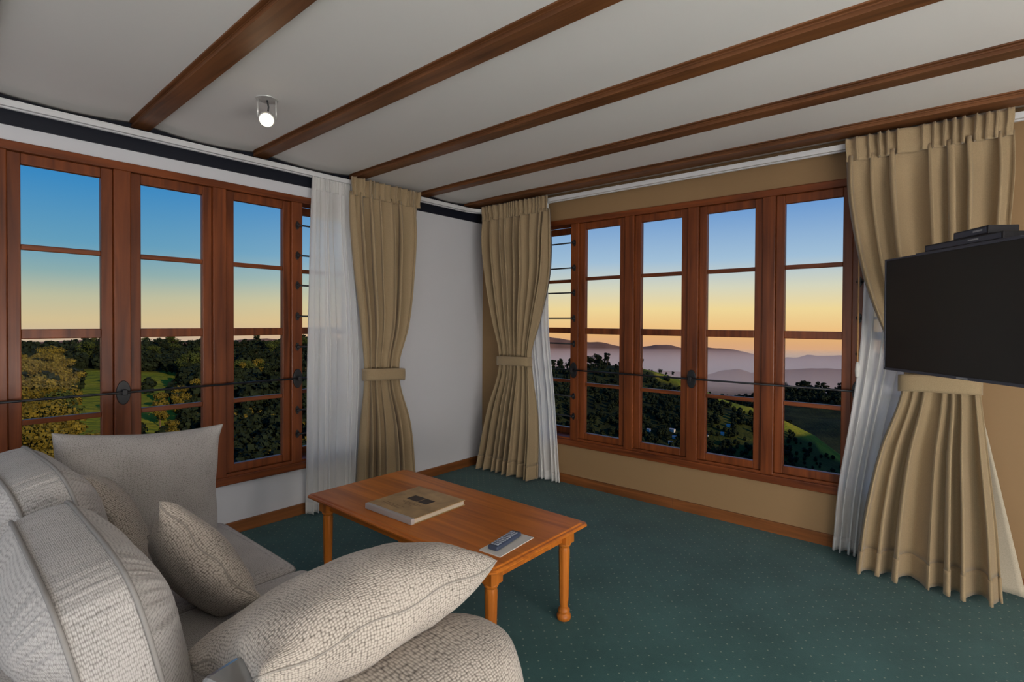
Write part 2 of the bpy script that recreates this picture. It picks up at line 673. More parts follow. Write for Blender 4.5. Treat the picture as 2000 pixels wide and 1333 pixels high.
def window(name, label, fn, c0, plates):
    wm = 'win_x' if fn is wmapL else 'win_y'
    root = empty(name, fn(c0 + 3 * PIT, 0, Z0))
    tag(root, label, 'window', kind='structure')
    a, b = c0 - .04, c0 + 6 * PIT + .04
    mb = MB()
    wbox(mb, fn, a, b, -.018, .13, 2.246, Z1)
    mb.build('head', wm, root, bevel=.004)
    mb = MB()
    wbox(mb, fn, a, b, -.030, .15, Z0, .385)
    wbox(mb, fn, a, b, -.012, .13, .38, .402)
    mb.build('sill', wm, root, bevel=.005)
    for k in range(7):
        c = c0 + k * PIT
        mb = MB()
        wbox(mb, fn, c - .040, c + .040, -.014, .125, .386, 2.247)
        mb.build('jamb' if k in (0, 6) else 'mullion', 'win_z', root, bevel=.005)
    # sashes
    def sash(s0, s1, dep=0):
        st = .053

        def g(s, t, z):
            return fn(s, t + dep, z)

        def gb(mb, sa, sb, ta, tb, za, zb):
            v = [g(sa, ta, za), g(sb, ta, za), g(sb, tb, za), g(sa, tb, za), g(sa, ta, zb), g(sb, ta, zb), g(sb, tb, zb), g(sa, tb, zb)]
            mb.add(v, [(3, 2, 1, 0), (4, 5, 6, 7), (0, 1, 5, 4), (1, 2, 6, 5), (2, 3, 7, 6), (3, 0, 4, 7)])
        mb = MB()
        gb(mb, s0, s0 + st, .008, .05, .403, 2.245)
        gb(mb, s1 - st, s1, .008, .05, .403, 2.245)
        gb(mb, s0 + st, s1 - st, .009, .049, 2.190, 2.245)
        gb(mb, s0 + st, s1 - st, .009, .049, .403, .455)
        gb(mb, s0 + st, s1 - st, .010, .048, 1.300, 1.350)
        so = mb.build('sash', 'win_z', root, bevel=.004)
        for z in (1.756, .857):
            mb = MB()
            gb(mb, s0 + st, s1 - st, .014, .046, z, z + .028)
            mb.build('glazing_bar', wm, so, bevel=.004)
        for za, zb in ((.455, .857), (.885, 1.30), (1.35, 1.756), (1.784, 2.19)):
            mb = MB()
            gb(mb, s0 + st, s1 - st, .030, .033, za, zb)
            mb.build('pane', 'glass', so)
    for k in range(1, 5):
        sash(c0 + k * PIT + .0405, c0 + (k + 1) * PIT - .0405)
    sash(c0 + .002, c0 + PIT - .002, .118)
    sash(c0 + 5 * PIT + .002, c0 + 6 * PIT - .002, .118)
    # security rods
    mb = MB()
    mb.tube([fn(c0 - .02, -.048, .991), fn(c0 + 6 * PIT + .02, -.048, .991)], .0065, 10)
    mb.build('security_rod', 'iron', root, smooth=True)
    for k in plates:
        c = c0 + k * PIT
        mb = MB()
        mb.prism(oval(24, .034, .068), -.014, -.026, lambda p, q, h, c=c: fn(c + p, h, .988 + q))
        wbox(mb, fn, c - .012, c + .012, -.06, -.02, .975, 1.007)
        mb.build('rod_plate', 'iron', root, bevel=.003)
    for k, (sa, sb) in ((0, (c0 + .01, c0 + PIT - .005)), (5, (c0 + 5 * PIT + .005, c0 + 6 * PIT - .01))):
        pm = c0 + PIT if k == 0 else c0 + 5 * PIT
        for z in RODZ:
            mb = MB()
            mb.tube([fn(sa - .02, -.034, z), fn(sb + .02, -.034, z)], .0062, 8)
            ro = mb.build('short_rod', 'iron', root, smooth=True)
            mb = MB()
            mb.prism(oval(10, .014, .030), -.014, -.022, lambda p, q, h: fn(pm + p, h, z + q))
            wbox(mb, fn, pm - .009, pm + .009, -.042, -.018, z - .009, z + .009)
            mb.build('rod_bracket', 'iron', ro, bevel=.002)
    return root


window('window_1', 'wide wooden window in the white wall, behind the sofa', wmapL, C0L, (1, 3, 5))
window('window_2', 'wide wooden window in the tan wall, opposite the coffee table', wmapR, C0R, (1, 3, 5))

# ------------------------------------------------------------------ curtain rail around the corner
rail = empty('curtain_rail', (-.12, -.12, 2.42))
tag(rail, 'white double curtain track bending round the room corner below the ceiling', 'curtain rail')


def rail_path(oL, oR, rad, z):
    pts = [(XW + .05, -oL, z)]
    cx, cy = -oR - rad, -oL - rad
    for i in range(9):
        th = math.pi / 2 * (1 - i / 8)
        pts.append((cx + rad * math.cos(th), cy + rad * math.sin(th), z))
    pts.append((-oR, YS + .05, z))
    return pts


def strip(name, path, w, z0, z1, mat, parent):
    mb = MB()
    n = len(path)
    v = []
    for i, p in enumerate(path):
        a, b = Vector(path[max(i - 1, 0)]), Vector(path[min(i + 1, n - 1)])
        t = (b - a); t.z = 0; t.normalize()
        s = Vector((-t.y, t.x, 0)) * w / 2
        for q in (s, -s):
            for z in (z0, z1):
                v.append((p[0] + q.x, p[1] + q.y, z))
    f = []
    for i in range(n - 1):
        o = i * 4
        for a, b in ((0, 1), (1, 3), (3, 2), (2, 0)):
            f.append((o + a, o + b, o + 4 + b, o + 4 + a))
    f += [(0, 1, 3, 2), (n * 4 - 4, n * 4 - 2, n * 4 - 1, n * 4 - 3)]
    mb.add(v, f)
    return mb.build(name, mat, parent, bevel=.002)


strip('track', rail_path(.104, .15, .16, 0), .020, 2.432, 2.460, 'rail', rail)
strip('track', rail_path(.066, .11, .19, 0), .020, 2.430, 2.458, 'rail', rail)
strip('cover_strip', rail_path(.082, .127, .18, 0), .066, 2.458, 2.464, 'rail', rail)
for fn, ss in ((wmapL, (.45, 1.6, 2.35, 3.4)), (wmapR, (.5, 1.58, 2.74, 3.95))):
    for s in ss:
        mb = MB()
        wbox(mb, fn, s - .012, s + .012, -.10 if fn is wmapL else -.15, 0, 2.464, 2.470)
        mb.build('bracket', 'rail', rail)


# ------------------------------------------------------------------ curtains
def smooth_interp(z, zs, vals):
    zs = np.array(zs[::-1]); vals = np.array(vals[::-1])
    i = np.clip(np.searchsorted(zs, z) - 1, 0, len(zs) - 2)
    t = np.clip((z - zs[i]) / (zs[i + 1] - zs[i]), 0, 1)
    m = np.gradient(vals, zs)
    h = zs[i + 1] - zs[i]
    return ((2 * t**3 - 3 * t**2 + 1) * vals[i] + (t**3 - 2 * t**2 + t) * h * m[i] + (-2 * t**3 + 3 * t**2) * vals[i + 1] + (t**3 - t**2) * h * m[i + 1])


def drape(name, rows, nf, fn, mat, parent, seed, za=None, zb=None, nv=60, extra=0, solid=.003, sharp=.3):
    r = np.random.default_rng(seed)
    zs = [q[0] for q in rows]
    za = zs[0] if za is None else za
    zb = zs[-1] if zb is None else zb
    nu = nf * 12 + 1
    u = np.linspace(0, 1, nu)
    warp = u + sum(r.choice([-1, 1]) * q * np.sin(2 * np.pi * k * u + r.uniform(0, 6)) for k, q in ((1, .030), (2, .020), (3, .016), (5, .007)))
    warp = (warp - warp[0]) / (warp[-1] - warp[0])
    ampu = 1.15 + .40 * np.sin(2 * np.pi * 2.3 * u + r.uniform(0, 6)) + .25 * np.sin(2 * np.pi * 5.1 * u + r.uniform(0, 6))
    ph0 = r.uniform(0, 6)
    P = np.zeros((nv, nu, 3))
    for j, z in enumerate(np.linspace(za, zb, nv)):
        s0, s1, off, amp = (smooth_interp(z, zs, [q[c] for q in rows]) for c in (1, 2, 3, 4))
        drift = .10 * np.sin(1.7 * z + 4 * u + ph0)
        ph = 2 * np.pi * nf * warp + ph0 + drift * 3
        prof = np.sin(ph) + sharp * np.sin(2 * ph + .8)
        t = off + amp * ampu * prof + extra
        s = s0 + (s1 - s0) * (u + .30 / nf * np.cos(ph) * np.clip(np.sin(np.pi * u) * 3, 0, 1))
        for i in range(nu):
            P[j, i] = fn(s[i], -t[i], z)
    uv = np.stack(np.meshgrid(np.linspace(0, 1, nu), np.linspace(0, 2.4, nv)), -1)
    me = grid_mesh(name, P, uv)
    return finish(name, me, mat, parent, smooth=True, solid=solid)


def tieback(fn, s0, s1, off, dep, z0, z1, drop, parent, mat='drape'):
    n = 40
    V = []
    cs, hw = (s0 + s1) / 2, (s1 - s0) / 2
    mb = MB()
    P = np.zeros((7, n, 3))
    for j in range(7):
        v = j / 6
        for i in range(n):
            th = 2 * math.pi * i / n
            ca, sa = math.cos(th), math.sin(th)
            e = .55
            a = cs + hw * math.copysign(abs(ca) ** e, ca)
            t = off + dep * math.copysign(abs(sa) ** e, sa) + .004 * math.sin(math.pi * v)
            P[j, i] = fn(a, -t, z0 + (z1 - z0) * v + drop * ca + .008 * sa)
    me = grid_mesh('tieback', P, wrap_u=True)
    return finish('tieback', me, mat, parent, smooth=True, solid=.006)


def curtain(label, fn, rows, nf, seed, tie, base, hem=True, ztop=2.46, sheer=False):
    root = empty('tan_curtain', fn(base, -.12, 0))
    tag(root, label, 'curtain', 'tan tied-back curtains')
    drape('drape', rows, nf, fn, 'drape', root, seed, nv=70, zb=.14 if hem else None)
    if hem:
        drape('hem', rows, nf, fn, 'drape', root, seed, za=.142, nv=6, solid=.008)
    s0, s1, off = rows[0][1], rows[0][2], rows[0][3]
    off += .012
    hr = [(ztop, s0, s1, off, .014), (ztop - .05, s0, s1, off, .013), (ztop - .10, s0 + .005, s1 - .005, off, .008), (ztop - .135, s0 + .005, s1 - .005, off, .014)]
    drape('heading', hr, nf * 2, fn, 'drape', root, seed + 5, nv=10, solid=.005, sharp=.5)
    tieback(fn, *tie, root)
    return root


# left tan curtain (white wall)
curtain('tan curtain tied back on the white wall beside the white sheer', wmapL, [
    (2.37, .955, 1.60, .165, .012), (2.25, .95, 1.60, .17, .024), (1.8, .975, 1.56, .17, .034), (1.35, 1.04, 1.50, .17, .030), (1.03, 1.135, 1.475, .17, .016),
    (.93, 1.13, 1.475, .17, .018), (.6, 1.02, 1.50, .175, .036), (.02, .95, 1.54, .19, .046)], 7, 3, (1.12, 1.482, .17, .066, .935, 1.025, .012), 1.3, ztop=2.475)
# corner curtain on the tan wall
curtain('tan curtain tied back beside the room corner on the tan wall', wmapR, [
    (2.37, .185, .95, .198, .014), (2.25, .19, .945, .198, .026), (1.8, .25, .92, .195, .036), (1.4, .335, .82, .19, .030), (1.09, .40, .745, .185, .015),
    (1.0, .40, .75, .185, .016), (.6, .29, .80, .195, .034), (.02, .16, .80, .205, .044)], 9, 11, (.39, .752, .185, .066, 1.005, 1.085, .004), .5, ztop=2.475)
# curtain behind the television
rc = curtain('tan curtain fanning out behind the wall television', wmapR, [
    (2.37, 3.105, 3.82, .200, .016), (2.2, 3.11, 3.825, .200, .034), (1.95, 3.14, 3.815, .19, .034), (1.6, 3.215, 3.79, .20, .032), (1.3, 3.32, 3.75, .21, .024), (1.13, 3.395, 3.70, .22, .014),
    (1.04, 3.385, 3.71, .22, .016), (.7, 3.29, 3.745, .25, .034), (.35, 3.225, 3.78, .28, .045), (.02, 3.19, 3.80, .31, .052)], 7, 21, (3.37, 3.715, .22, .075, 1.035, 1.125, .004), 3.45, ztop=2.475)
# turned-out lining flap of that curtain
lp = np.zeros((30, 8, 3))
for j in range(30):
    z = 1.03 - (1.03 - .03) * j / 29
    w = (1.03 - z)
    for i in range(8):
        u = i / 7
        lp[j, i] = (-.15 + .02 * math.sin(3 * u + z * 2) - .0 * w, -(3.68 + .02 * w + u * (.02 + .175 * w)), z)
finish('lining', grid_mesh('lining', lp), 'lining', rc, smooth=True, solid=.003)


def sheer(label, fn, rows, nf, seed, base):
    root = empty('sheer_curtain', fn(base, -.1, 0))
    tag(root, label, 'curtain', 'white sheer curtains')
    drape('voile', rows, nf, fn, 'sheer', root, seed, nv=60, zb=.10, solid=0)
    drape('hem', rows, nf, fn, 'sheer', root, seed, za=.10, nv=4, solid=.004)
    s0, s1, off = rows[0][1], rows[0][2], rows[0][3]
    hr = [(rows[0][0] + .01, s0, s1, off, .008), (rows[0][0] - .09, s0, s1, off, .008)]
    drape('heading', hr, nf * 2, fn, 'sheer', root, seed + 3, nv=6, solid=.003)


sheer('white sheer curtain hanging beside the tan curtain on the white wall', wmapL, [
    (2.43, 1.53, 1.865, .098, .008), (2.2, 1.53, 1.87, .100, .013), (1.5, 1.46, 1.885, .102, .016), (1.0, 1.44, 1.895, .104, .016), (.5, 1.46, 1.895, .104, .018), (.02, 1.48, 1.90, .106, .022)], 9, 31, 1.6)
sheer('narrow white sheer curtain gathered beside the corner curtain', wmapR, [
    (2.43, .50, .88, .102, .008), (2.1, .50, .89, .102, .010), (1.65, .50, .885, .102, .011), (1.2, .53, .905, .102, .011), (.8, .58, .955, .102, .013), (.4, .60, .99, .102, .015), (.02, .62, 1.015, .095, .020)], 9, 41, .75)
sheer('white sheer curtain spreading below the television curtain', wmapR, [
    (2.43, 3.2, 3.75, .102, .008), (2.0, 3.195, 3.74, .102, .010), (1.65, 3.19, 3.70, .102, .013), (1.2, 3.17, 3.62, .102, .015), (.8, 3.125, 3.52, .102, .017), (.4, 3.07, 3.46, .095, .022), (.02, 3.045, 3.42, .10, .024)], 9, 53, 3.3)

# pull cord beside the television curtain
pc = empty('pull_cord', (-.10, -3.172, 1.0))
tag(pc, 'thin wooden curtain pull wand with a pale bead at its end', 'pull cord')
mb = MB(); mb.tube([(-.105, -3.155, 2.43), (-.105, -3.165, 1.7), (-.105, -3.163, 1.17)], .0045, 8)
mb.build('wand', 'cord', pc, smooth=True)
mb = MB(); mb.lathe([(.004, 0), (.011, .008), (.013, .04), (.010, .08), (.004, .095)], (-.105, -3.163, 1.08), 12)
mb.build('bead', 'white_card', pc, smooth=True)


# ------------------------------------------------------------------ coffee table
TX0, TX1, TY0, TY1, TZ = -2.363, -1.685, -2.303, -.925, .46
tb = empty('coffee_table', ((TX0 + TX1) / 2, (TY0 + TY1) / 2, 0))
tag(tb, 'glossy orange-brown wooden coffee table with fluted legs', 'table')


def ring(x0, x1, y0, y1, c):
    return [(x0 + c, y0), (x1 - c, y0), (x1, y0 + c), (x1, y1 - c), (x1 - c, y1), (x0 + c, y1), (x0, y1 - c), (x0, y0 + c)]


mb = MB()
secs = [(.055, .424), (.045, .427), (.030, .430), (.018, .436), (.004, .440), (0, .444), (0, .450), (.006, .454), (.016, .455), (.020, .4585), (.024, .460)]
v, f = [], []
for ins, z in secs:
    v += [(x, y, z) for x, y in ring(TX0 + ins, TX1 - ins, TY0 + ins, TY1 - ins, .022)]
for k in range(len(secs) - 1):
    f += [(k * 8 + i, k * 8 + (i + 1) % 8, k * 8 + 8 + (i + 1) % 8, k * 8 + 8 + i) for i in range(8)]
f += [tuple(range(8))[::-1], tuple((len(secs) - 1) * 8 + i for i in range(8))]
mb.add(v, f)
mb.build('top', 'table', tb)
ins = .085
for x0, x1, y0, y1 in ((TX0 + ins, TX1 - ins, TY0 + ins - .01, TY0 + ins + .014), (TX0 + ins, TX1 - ins, TY1 - ins - .014, TY1 - ins + .01),
                       (TX0 + ins - .01, TX0 + ins + .014, TY0 + ins, TY1 - ins), (TX1 - ins - .014, TX1 - ins + .01, TY0 + ins, TY1 - ins)):
    mb = MB(); mb.box(x0, x1, y0, y1, .372, .425)
    mb.build('apron', 'table', tb, bevel=.003)
for lx in (TX0 + ins, TX1 - ins):
    for ly in (TY0 + ins, TY1 - ins):
        mb = MB()
        mb.box(lx - .034, lx + .034, ly - .034, ly + .034, .365, .424)
        lg = mb.build('leg', 'table_z', tb, bevel=.003)
        mb = MB()
        mb.lathe([(.030, .365), (.032, .358), (.028, .350), (.023, .342)], (lx, ly, 0), 20)
        # fluted, slightly tapering shaft
        v, f = [], []
        nn = 32
        zz = [.345, .33, .32, .10, .09, .062]
        rr = [.024, .026, .0262, .0222, .0215, .019]
        fl = [0, 0, 1, 1, 0, 0]
        for z, r_, g in zip(zz, rr, fl):
            for i in range(nn):
                th = 2 * math.pi * i / nn
                r2 = r_ * (1 - g * (.10 if i % 4 in (0,) else 0))
                v.append((lx + r2 * math.cos(th), ly + r2 * math.sin(th), z))
        for k in range(5):
            f += [(k * nn + i, k * nn + (i + 1) % nn, k * nn + nn + (i + 1) % nn, k * nn + nn + i) for i in range(nn)]
        mb.add(v, f)
        mb.build('fluted_shaft', 'table_z', lg, smooth=True)
        mb = MB()
        mb.lathe([(.026, 0), (.032, .004), (.034, .014), (.033, .024), (.027, .030), (.025, .034), (.028, .040), (.028, .048), (.022, .054), (.019, .064)], (lx, ly, 0), 24)
        mb.build('foot', 'table_z', lg, smooth=True)

# book
bk = empty('picture_book', (-2.10, -1.535, TZ), R(1.5))
tag(bk, 'large square hardback book with tan cover on the coffee table', 'book')
bw = .176
mb = MB(); mb.box(-bw, bw, -bw, bw, .0005, .004); mb.build('back_cover', 'cover', bk, bevel=.001)
mb = MB(); mb.box(-bw + .004, bw - .005, -bw + .005, bw - .005, .004, .024); mb.build('pages', 'paper', bk)
fc = MB().box(-bw + .018, bw, -bw, bw, .024, .028).build('front_cover', 'cover', bk, bevel=.001)
mb = MB(); mb.box(-bw - .003, -bw + .018, -bw, bw, .0005, .0285); mb.build('spine', 'spine', bk, bevel=.003)
mb = MB()
mb.box(.000, .062, -.008, .072, .028, .0284)
mb.box(.000, .062, -.078, -.013, .028, .0284)
mb.build('cover_picture', 'ink', fc)
mb = MB()
for i, (x, y0, y1) in enumerate([(-.030, -.07, .065), (-.042, -.06, .05), (-.058, -.03, .02), (-.095, -.02, .10), (-.108, .01, .12), (-.118, -.01, .08)]):
    y = y0
    while y < y1:
        w = random.uniform(.004, .011)
        mb.box(x, x + .005, y, y + w, .028, .0283)
        y += w + .003
tag(mb.build('cover_lettering', 'ink2', fc), kind='stuff')

# paper slip and remote control
o = MB().box(-.12, .12, -.055, .055, 0, .003).build('note_card', 'white_card')
o.location = (-2.135, -2.178, TZ); o.rotation_euler.z = R(4)
tag(o, 'white card lying under the remote control at the table corner', 'card')
rm = empty('remote_control', (-2.125, -2.165, TZ + .003), R(8))
tag(rm, 'dark blue-grey remote control lying on a white card', 'remote')
bd = MB().box(-.105, .085, -.024, .024, .0, .020).build('body', 'bluegrey', rm, bevel=.006, seg=3)
for i in range(9):
    for j in (-1, 0, 1):
        MB().box(-.09 + i * .018, -.09 + i * .018 + .010, j * .013 - .0045, j * .013 + .0045, .019, .0225).build('button', 'btn', bd, bevel=.001)


# ------------------------------------------------------------------ sofa
sf = empty('sofa', (-3.15, -1.75, 0))
tag(sf, 'grey-beige woven two-seat sofa with loose cushions', 'sofa')


def rbox(name, x0, x1, y0, y1, z0, z1, r, mat, parent, bulge=0.0, n=22, uvs=1.0, exps=(.28, .28)):
    """soft rounded block from a super-ellipsoid"""
    cx, cy, cz = (x0 + x1) / 2, (y0 + y1) / 2, (z0 + z1) / 2
    hx, hy, hz = (x1 - x0) / 2, (y1 - y0) / 2, (z1 - z0) / 2
    nu, nv = n * 4, n * 2 + 1

    def sp(a, e):
        return np.sign(a) * np.abs(a) ** e
    th = np.linspace(0, 2 * np.pi, nu, endpoint=False)
    ph = np.linspace(-np.pi / 2, np.pi / 2, nv)
    T, Fh = np.meshgrid(th, ph)
    e1, e2 = exps
    X = cx + hx * sp(np.cos(Fh), e1) * sp(np.cos(T), e2)
    Y = cy + hy * sp(np.cos(Fh), e1) * sp(np.sin(T), e2)
    Z = cz + hz * sp(np.sin(Fh), e1)
    if bulge:
        Z = np.where(Z > cz, Z + bulge * (1 - ((X - cx) / hx) ** 2) * (1 - ((Y - cy) / hy) ** 2), Z)
    P = np.stack([X, Y, Z], -1)
    flat = np.abs(np.sin(Fh)) ** e1 > .97
    U = np.where(flat, X, np.where(np.abs(np.cos(T)) > np.abs(np.sin(T)), Y, X))
    V = np.where(flat, Y, Z)
    uv = np.stack([U, V], -1)
    me = grid_mesh(name, P, uv, wrap_u=True)
    return finish(name, me, mat, parent, smooth=True)


rbox('base', -3.72, -2.80, -2.72, -.66, .08, .32, .03, 'fine', sf, exps=(.12, .12))
rbox('back_frame', -3.86, -3.64, -2.74, -.62, .08, .72, .05, 'fine', sf, exps=(.25, .25))
for x in (-3.78, -2.86):
    for y in (-2.66, -.72):
        MB().lathe([(.022, 0), (.028, .09)], (x, y, 0), 14).build('leg', 'plastic', sf, smooth=True)


def armrest(y0, y1, name='armrest', xf=0):
    """rounded arm with a full pillow-like front"""
    n, m = 44, 40
    P = np.zeros((m, n, 3)); uv = np.zeros((m, n, 2))
    yc, hw = (y0 + y1) / 2, (y1 - y0) / 2
    for j in range(m):
        v = j / (m - 1)
        xx = -3.80 + (1.085 - xf) * (1 - (1 - v) ** 1.0)
        # end taper (front rounds over)
        d = max(0, (xx + 2.93 + xf) / .215)
        k = math.sqrt(max(0, 1 - d * d)) if d < 1 else 0
        for i in range(n):
            th = 2 * math.pi * i / n
            ca, sa = math.cos(th), math.sin(th)
            e = .62
            yy = hw * math.copysign(abs(ca) ** e, ca) * (.12 + .88 * k)
            zz = .270 * math.copysign(abs(sa) ** e, sa) * (.72 + .28 * k)
            if sa > 0:
                yy *= 1.08
            P[j, i] = (xx, yc + yy, .335 + zz)
            uv[j, i] = (xx, th * .18)
    P = np.concatenate([P, np.repeat(P[-1].mean(0)[None, None], n, 1)], 0)
    uv = np.concatenate([uv, uv[-1:] + .01], 0)
    me = grid_mesh(name, P, uv, wrap_u=True)
    return finish(name, me, 'knit', sf, smooth=True)


armrest(-2.84, -2.44)
armrest(-.92, -.56, xf=.17)


def pipe_loop(name, pts, r, parent, mat='piping', n=7):
    return MB().tube(pts, r, n, closed=True).build(name, mat, parent, smooth=True)


def seat_cushion(y0, y1, x0=-3.42, x1=-2.80, z0=.32, z1=.455):
    o = rbox('seat_cushion', x0, x1, y0, y1, z0, z1, .04, 'fine', sf, bulge=.018, n=26, exps=(.22, .10))
    for z, k in ((z1 - .022, 0), (z0 + .018, 0)):
        pts = []
        hx, hy, cx, cy = (x1 - x0) / 2 - .001, (y1 - y0) / 2 - .001, (x0 + x1) / 2, (y0 + y1) / 2
        for i in range(80):
            th = 2 * math.pi * i / 80
            ca, sa = math.cos(th), math.sin(th)
            pts.append((cx + hx * math.copysign(abs(ca) ** .12, ca), cy + hy * math.copysign(abs(sa) ** .12, sa), z))
        pipe_loop('piping', pts, .006, o)
    return o


seat_cushion(-1.692, -.955)
seat_cushion(-2.43, -1.700, x1=-2.785)


def frame(normal, upv):
    n = Vector(normal).normalized()
    u = Vector(upv)
    u = (u - n * u.dot(n)).normalized()
    s = u.cross(n).normalized()
    return n, u, s


def pillow(name, c, normal, upv, w, h, t, mat, parent=None, seed=0, pinch=.10, crush=0.0, wr=.004, uvs=1.0, bottom_fat=0):
    """scatter cushion: two bulged faces meeting in a sharp seam, eared corners"""
    n, u, s = frame(normal, upv)
    c = Vector(c)
    m = 41
    g = np.sin(np.linspace(-1, 1, m) * np.pi / 2)
    V, UV = [], []
    cth = t / 2 * np.clip(1 - g * g, 0, 1) ** .42
    au = np.concatenate([[0], np.cumsum(np.hypot(np.diff(g * w / 2), np.diff(cth)))])
    av = np.concatenate([[0], np.cumsum(np.hypot(np.diff(g * h / 2), np.diff(cth)))])
    for side in (1, -1):
        for j in range(m):
            for i in range(m):
                a, b = g[i], g[j]
                ex = 1 - pinch * (1 - b * b) ** 1.0 * abs(a) ** 2
                ey = 1 - pinch * (1 - a * a) ** 1.0 * abs(b) ** 2
                x, y = a * ex * w / 2, b * ey * h / 2
                prof = ((1 - a * a) * (1 - b * b)) ** .42
                prof *= 1 + bottom_fat * (-b)
                th = t / 2 * prof
                p = c + s * x + u * y
                q = noise.noise(Vector((x * 7 + seed, y * 7, side * 3))) * wr * 3 + noise.noise(Vector((x * 22 + seed, y * 9, side))) * wr
                th += q * min(1, prof * 2)
                wav = .006 * math.sin(9 * (a + b) + seed) * (abs(a) ** 6 + abs(b) ** 6)
                p = p + n * (side * th + wav - crush * (a * a) * .5)
                V.append(p); UV.append((au[i] * uvs, av[j] * uvs))
    f = []
    for k in range(2):
        o = k * m * m
        for j in range(m - 1):
            for i in range(m - 1):
                q = (o + j * m + i, o + j * m + i + 1, o + (j + 1) * m + i + 1, o + (j + 1) * m + i)
                f.append(q if k == 0 else q[::-1])
    me = bpy.data.meshes.new(name)
    me.from_pydata([tuple(p) for p in V], [], f)
    l = me.uv_layers.new(name='UVMap')
    idx = np.empty(len(me.loops), dtype=np.int32)
    me.loops.foreach_get('vertex_index', idx)
    l.data.foreach_set('uv', np.array(UV, dtype=np.float32)[idx].ravel())
    bm = bmesh.new(); bm.from_mesh(me)
    bmesh.ops.remove_doubles(bm, verts=bm.verts, dist=.0004)
    bm.to_mesh(me); bm.free()
    rim = []
    base = 0
    order = [(0, i) for i in range(m)] + [(j, m - 1) for j in range(1, m)] + [(m - 1, i) for i in range(m - 2, -1, -1)] + [(j, 0) for j in range(m - 2, 0, -1)]
    for j, i in order:
        rim.append(V[j * m + i])
    return me, rim


def scatter(name, label, c, normal, upv, w, h, t, mat, seed, **k):
    me, rim = pillow('cushion_cover', c, normal, upv, w, h, t, mat, seed=seed, **k)
    root = empty(name, (c[0], c[1], c[2] - .1))
    tag(root, label, 'cushion', 'cushions on the sofa')
    cv = finish('cover', me, mat, root, smooth=True)
    MB().tube(rim, .0022, 6, closed=True).build('seam', 'seam', root, smooth=True)
    return root


def box_cushion(c, normal, upv, w, h, gus, bulge, seed, label):
    """overstuffed back cushion: two domed faces, a gathered gusset between two piped seams"""
    n, u, s = frame(normal, upv)
    c = Vector(c)
    root = empty('back_cushion', (c[0], c[1], c[2] - h / 2))
    tag(root, label, 'cushion', 'back cushions of the sofa')
    ns, nr, ng = 260, 30, 9
    per = []
    L = 0
    for i in range(ns):
        th = 2 * math.pi * i / ns
        ca, sa = math.cos(th), math.sin(th)
        e = .40
        per.append((w / 2 * math.copysign(abs(ca) ** e, ca), h / 2 * math.copysign(abs(sa) ** e, sa)))
    rngl = np.random.default_rng(seed)
    ruff = np.array([noise.noise(Vector((math.cos(2 * math.pi * i / ns) * 15 + seed, math.sin(2 * math.pi * i / ns) * 15, 0))) for i in range(ns)])
    arc = np.cumsum([0] + [math.dist(per[i], per[i - 1]) for i in range(1, ns)])

    def pt(a, b, d):
        return c + s * a + u * b + n * d
    # gusset
    P = np.zeros((ng, ns, 3)); UV = np.zeros((ng, ns, 2))
    for j in range(ng):
        q = j / (ng - 1) * 2 - 1
        for i in range(ns):
            a, b = per[i]
            o = 1 + .018 * (1 - q * q) + .020 * ruff[i] * (1 - q * q * .6)
            P[j, i] = pt(a * o, b * o, q * gus / 2)
            UV[j, i] = (q * gus / 2, arc[i])
    finish('gusset', grid_mesh('gusset', P, UV, wrap_u=True), 'ribbed', root, smooth=True)
    for side in (1, -1):
        P = np.zeros((nr, ns, 3)); UV = np.zeros((nr, ns, 2))
        for j in range(nr):
            r = 1 - j / (nr - 1)
            for i in range(ns):
                a, b = per[i]
                d = gus / 2 + bulge * (1 - r ** 2.6)
                wrk = .016 * ruff[i] * math.exp(-((1 - r) / .35) ** 2) * min(1, (1 - r) * 8) + .004 * noise.noise(Vector((a * r * 9 + seed, b * r * 9, side * 2.0))) * (1 - r)
                k_ = r + .05 * math.sin(math.pi * r)
                P[j, i] = pt(a * k_, b * k_ - .02 * (1 - r), side * (d + wrk))
                UV[j, i] = (a * r, b * r)
        finish('front_face' if side > 0 else 'rear_face', grid_mesh('face', P, UV, wrap_u=True), 'ribbed', root, smooth=True)
        pts = [pt(a * 1.012, b * 1.012, side * gus / 2) for a, b in per]
        pipe_loop('piping', pts, .005, root)
    return root


box_cushion((-3.52, -2.055, .655), (1, -.02, .22), (-.22, 0, 1), .74, .50, .115, .10, 3, 'grey back cushion nearest the camera, with a piped gusset')
box_cushion((-3.50, -1.315, .690), (1, .03, .25), (-.25, 0, 1), .74, .50, .115, .10, 8, 'far grey back cushion of the sofa, by the window')

scatter('large_cushion', 'large grey square cushion propped upright before the window', (-3.135, -1.02, .665), (.03, -1, .20), (.085, .20, 1), .62, .55, .20, 'fine', 2, pinch=.09)
scatter('scatter_cushion', 'small grey woven cushion in front of the large upright cushion', (-3.28, -1.20, .645), (.85, -.1, .42), (-.35, .35, .9), .40, .40, .16, 'knit', 4, pinch=.14)
scatter('scatter_cushion', 'chunky woven cushion standing against the middle of the sofa back', (-3.18, -1.78, .61), (.85, .10, .45), (-.35, .55, .8), .42, .42, .17, 'knit', 6, pinch=.14)
scatter('large_cushion', 'large chunky woven cushion slumped over the near sofa arm', (-3.05, -2.445, .66), (.0, .30, .95), (.0, -.95, .30), .66, .42, .25, 'knit', 9, pinch=.07)

o = MB().box(-.05, .05, -.06, .06, 0, .12).build('shiny_pouch', 'silver', None, bevel=.015, seg=3)
o.location = (-3.40, -2.56, .59); o.rotation_euler = (R(10), R(8), R(25))
tag(o, 'shiny silver-grey pouch tucked between the back cushion and sofa arm', 'pouch')

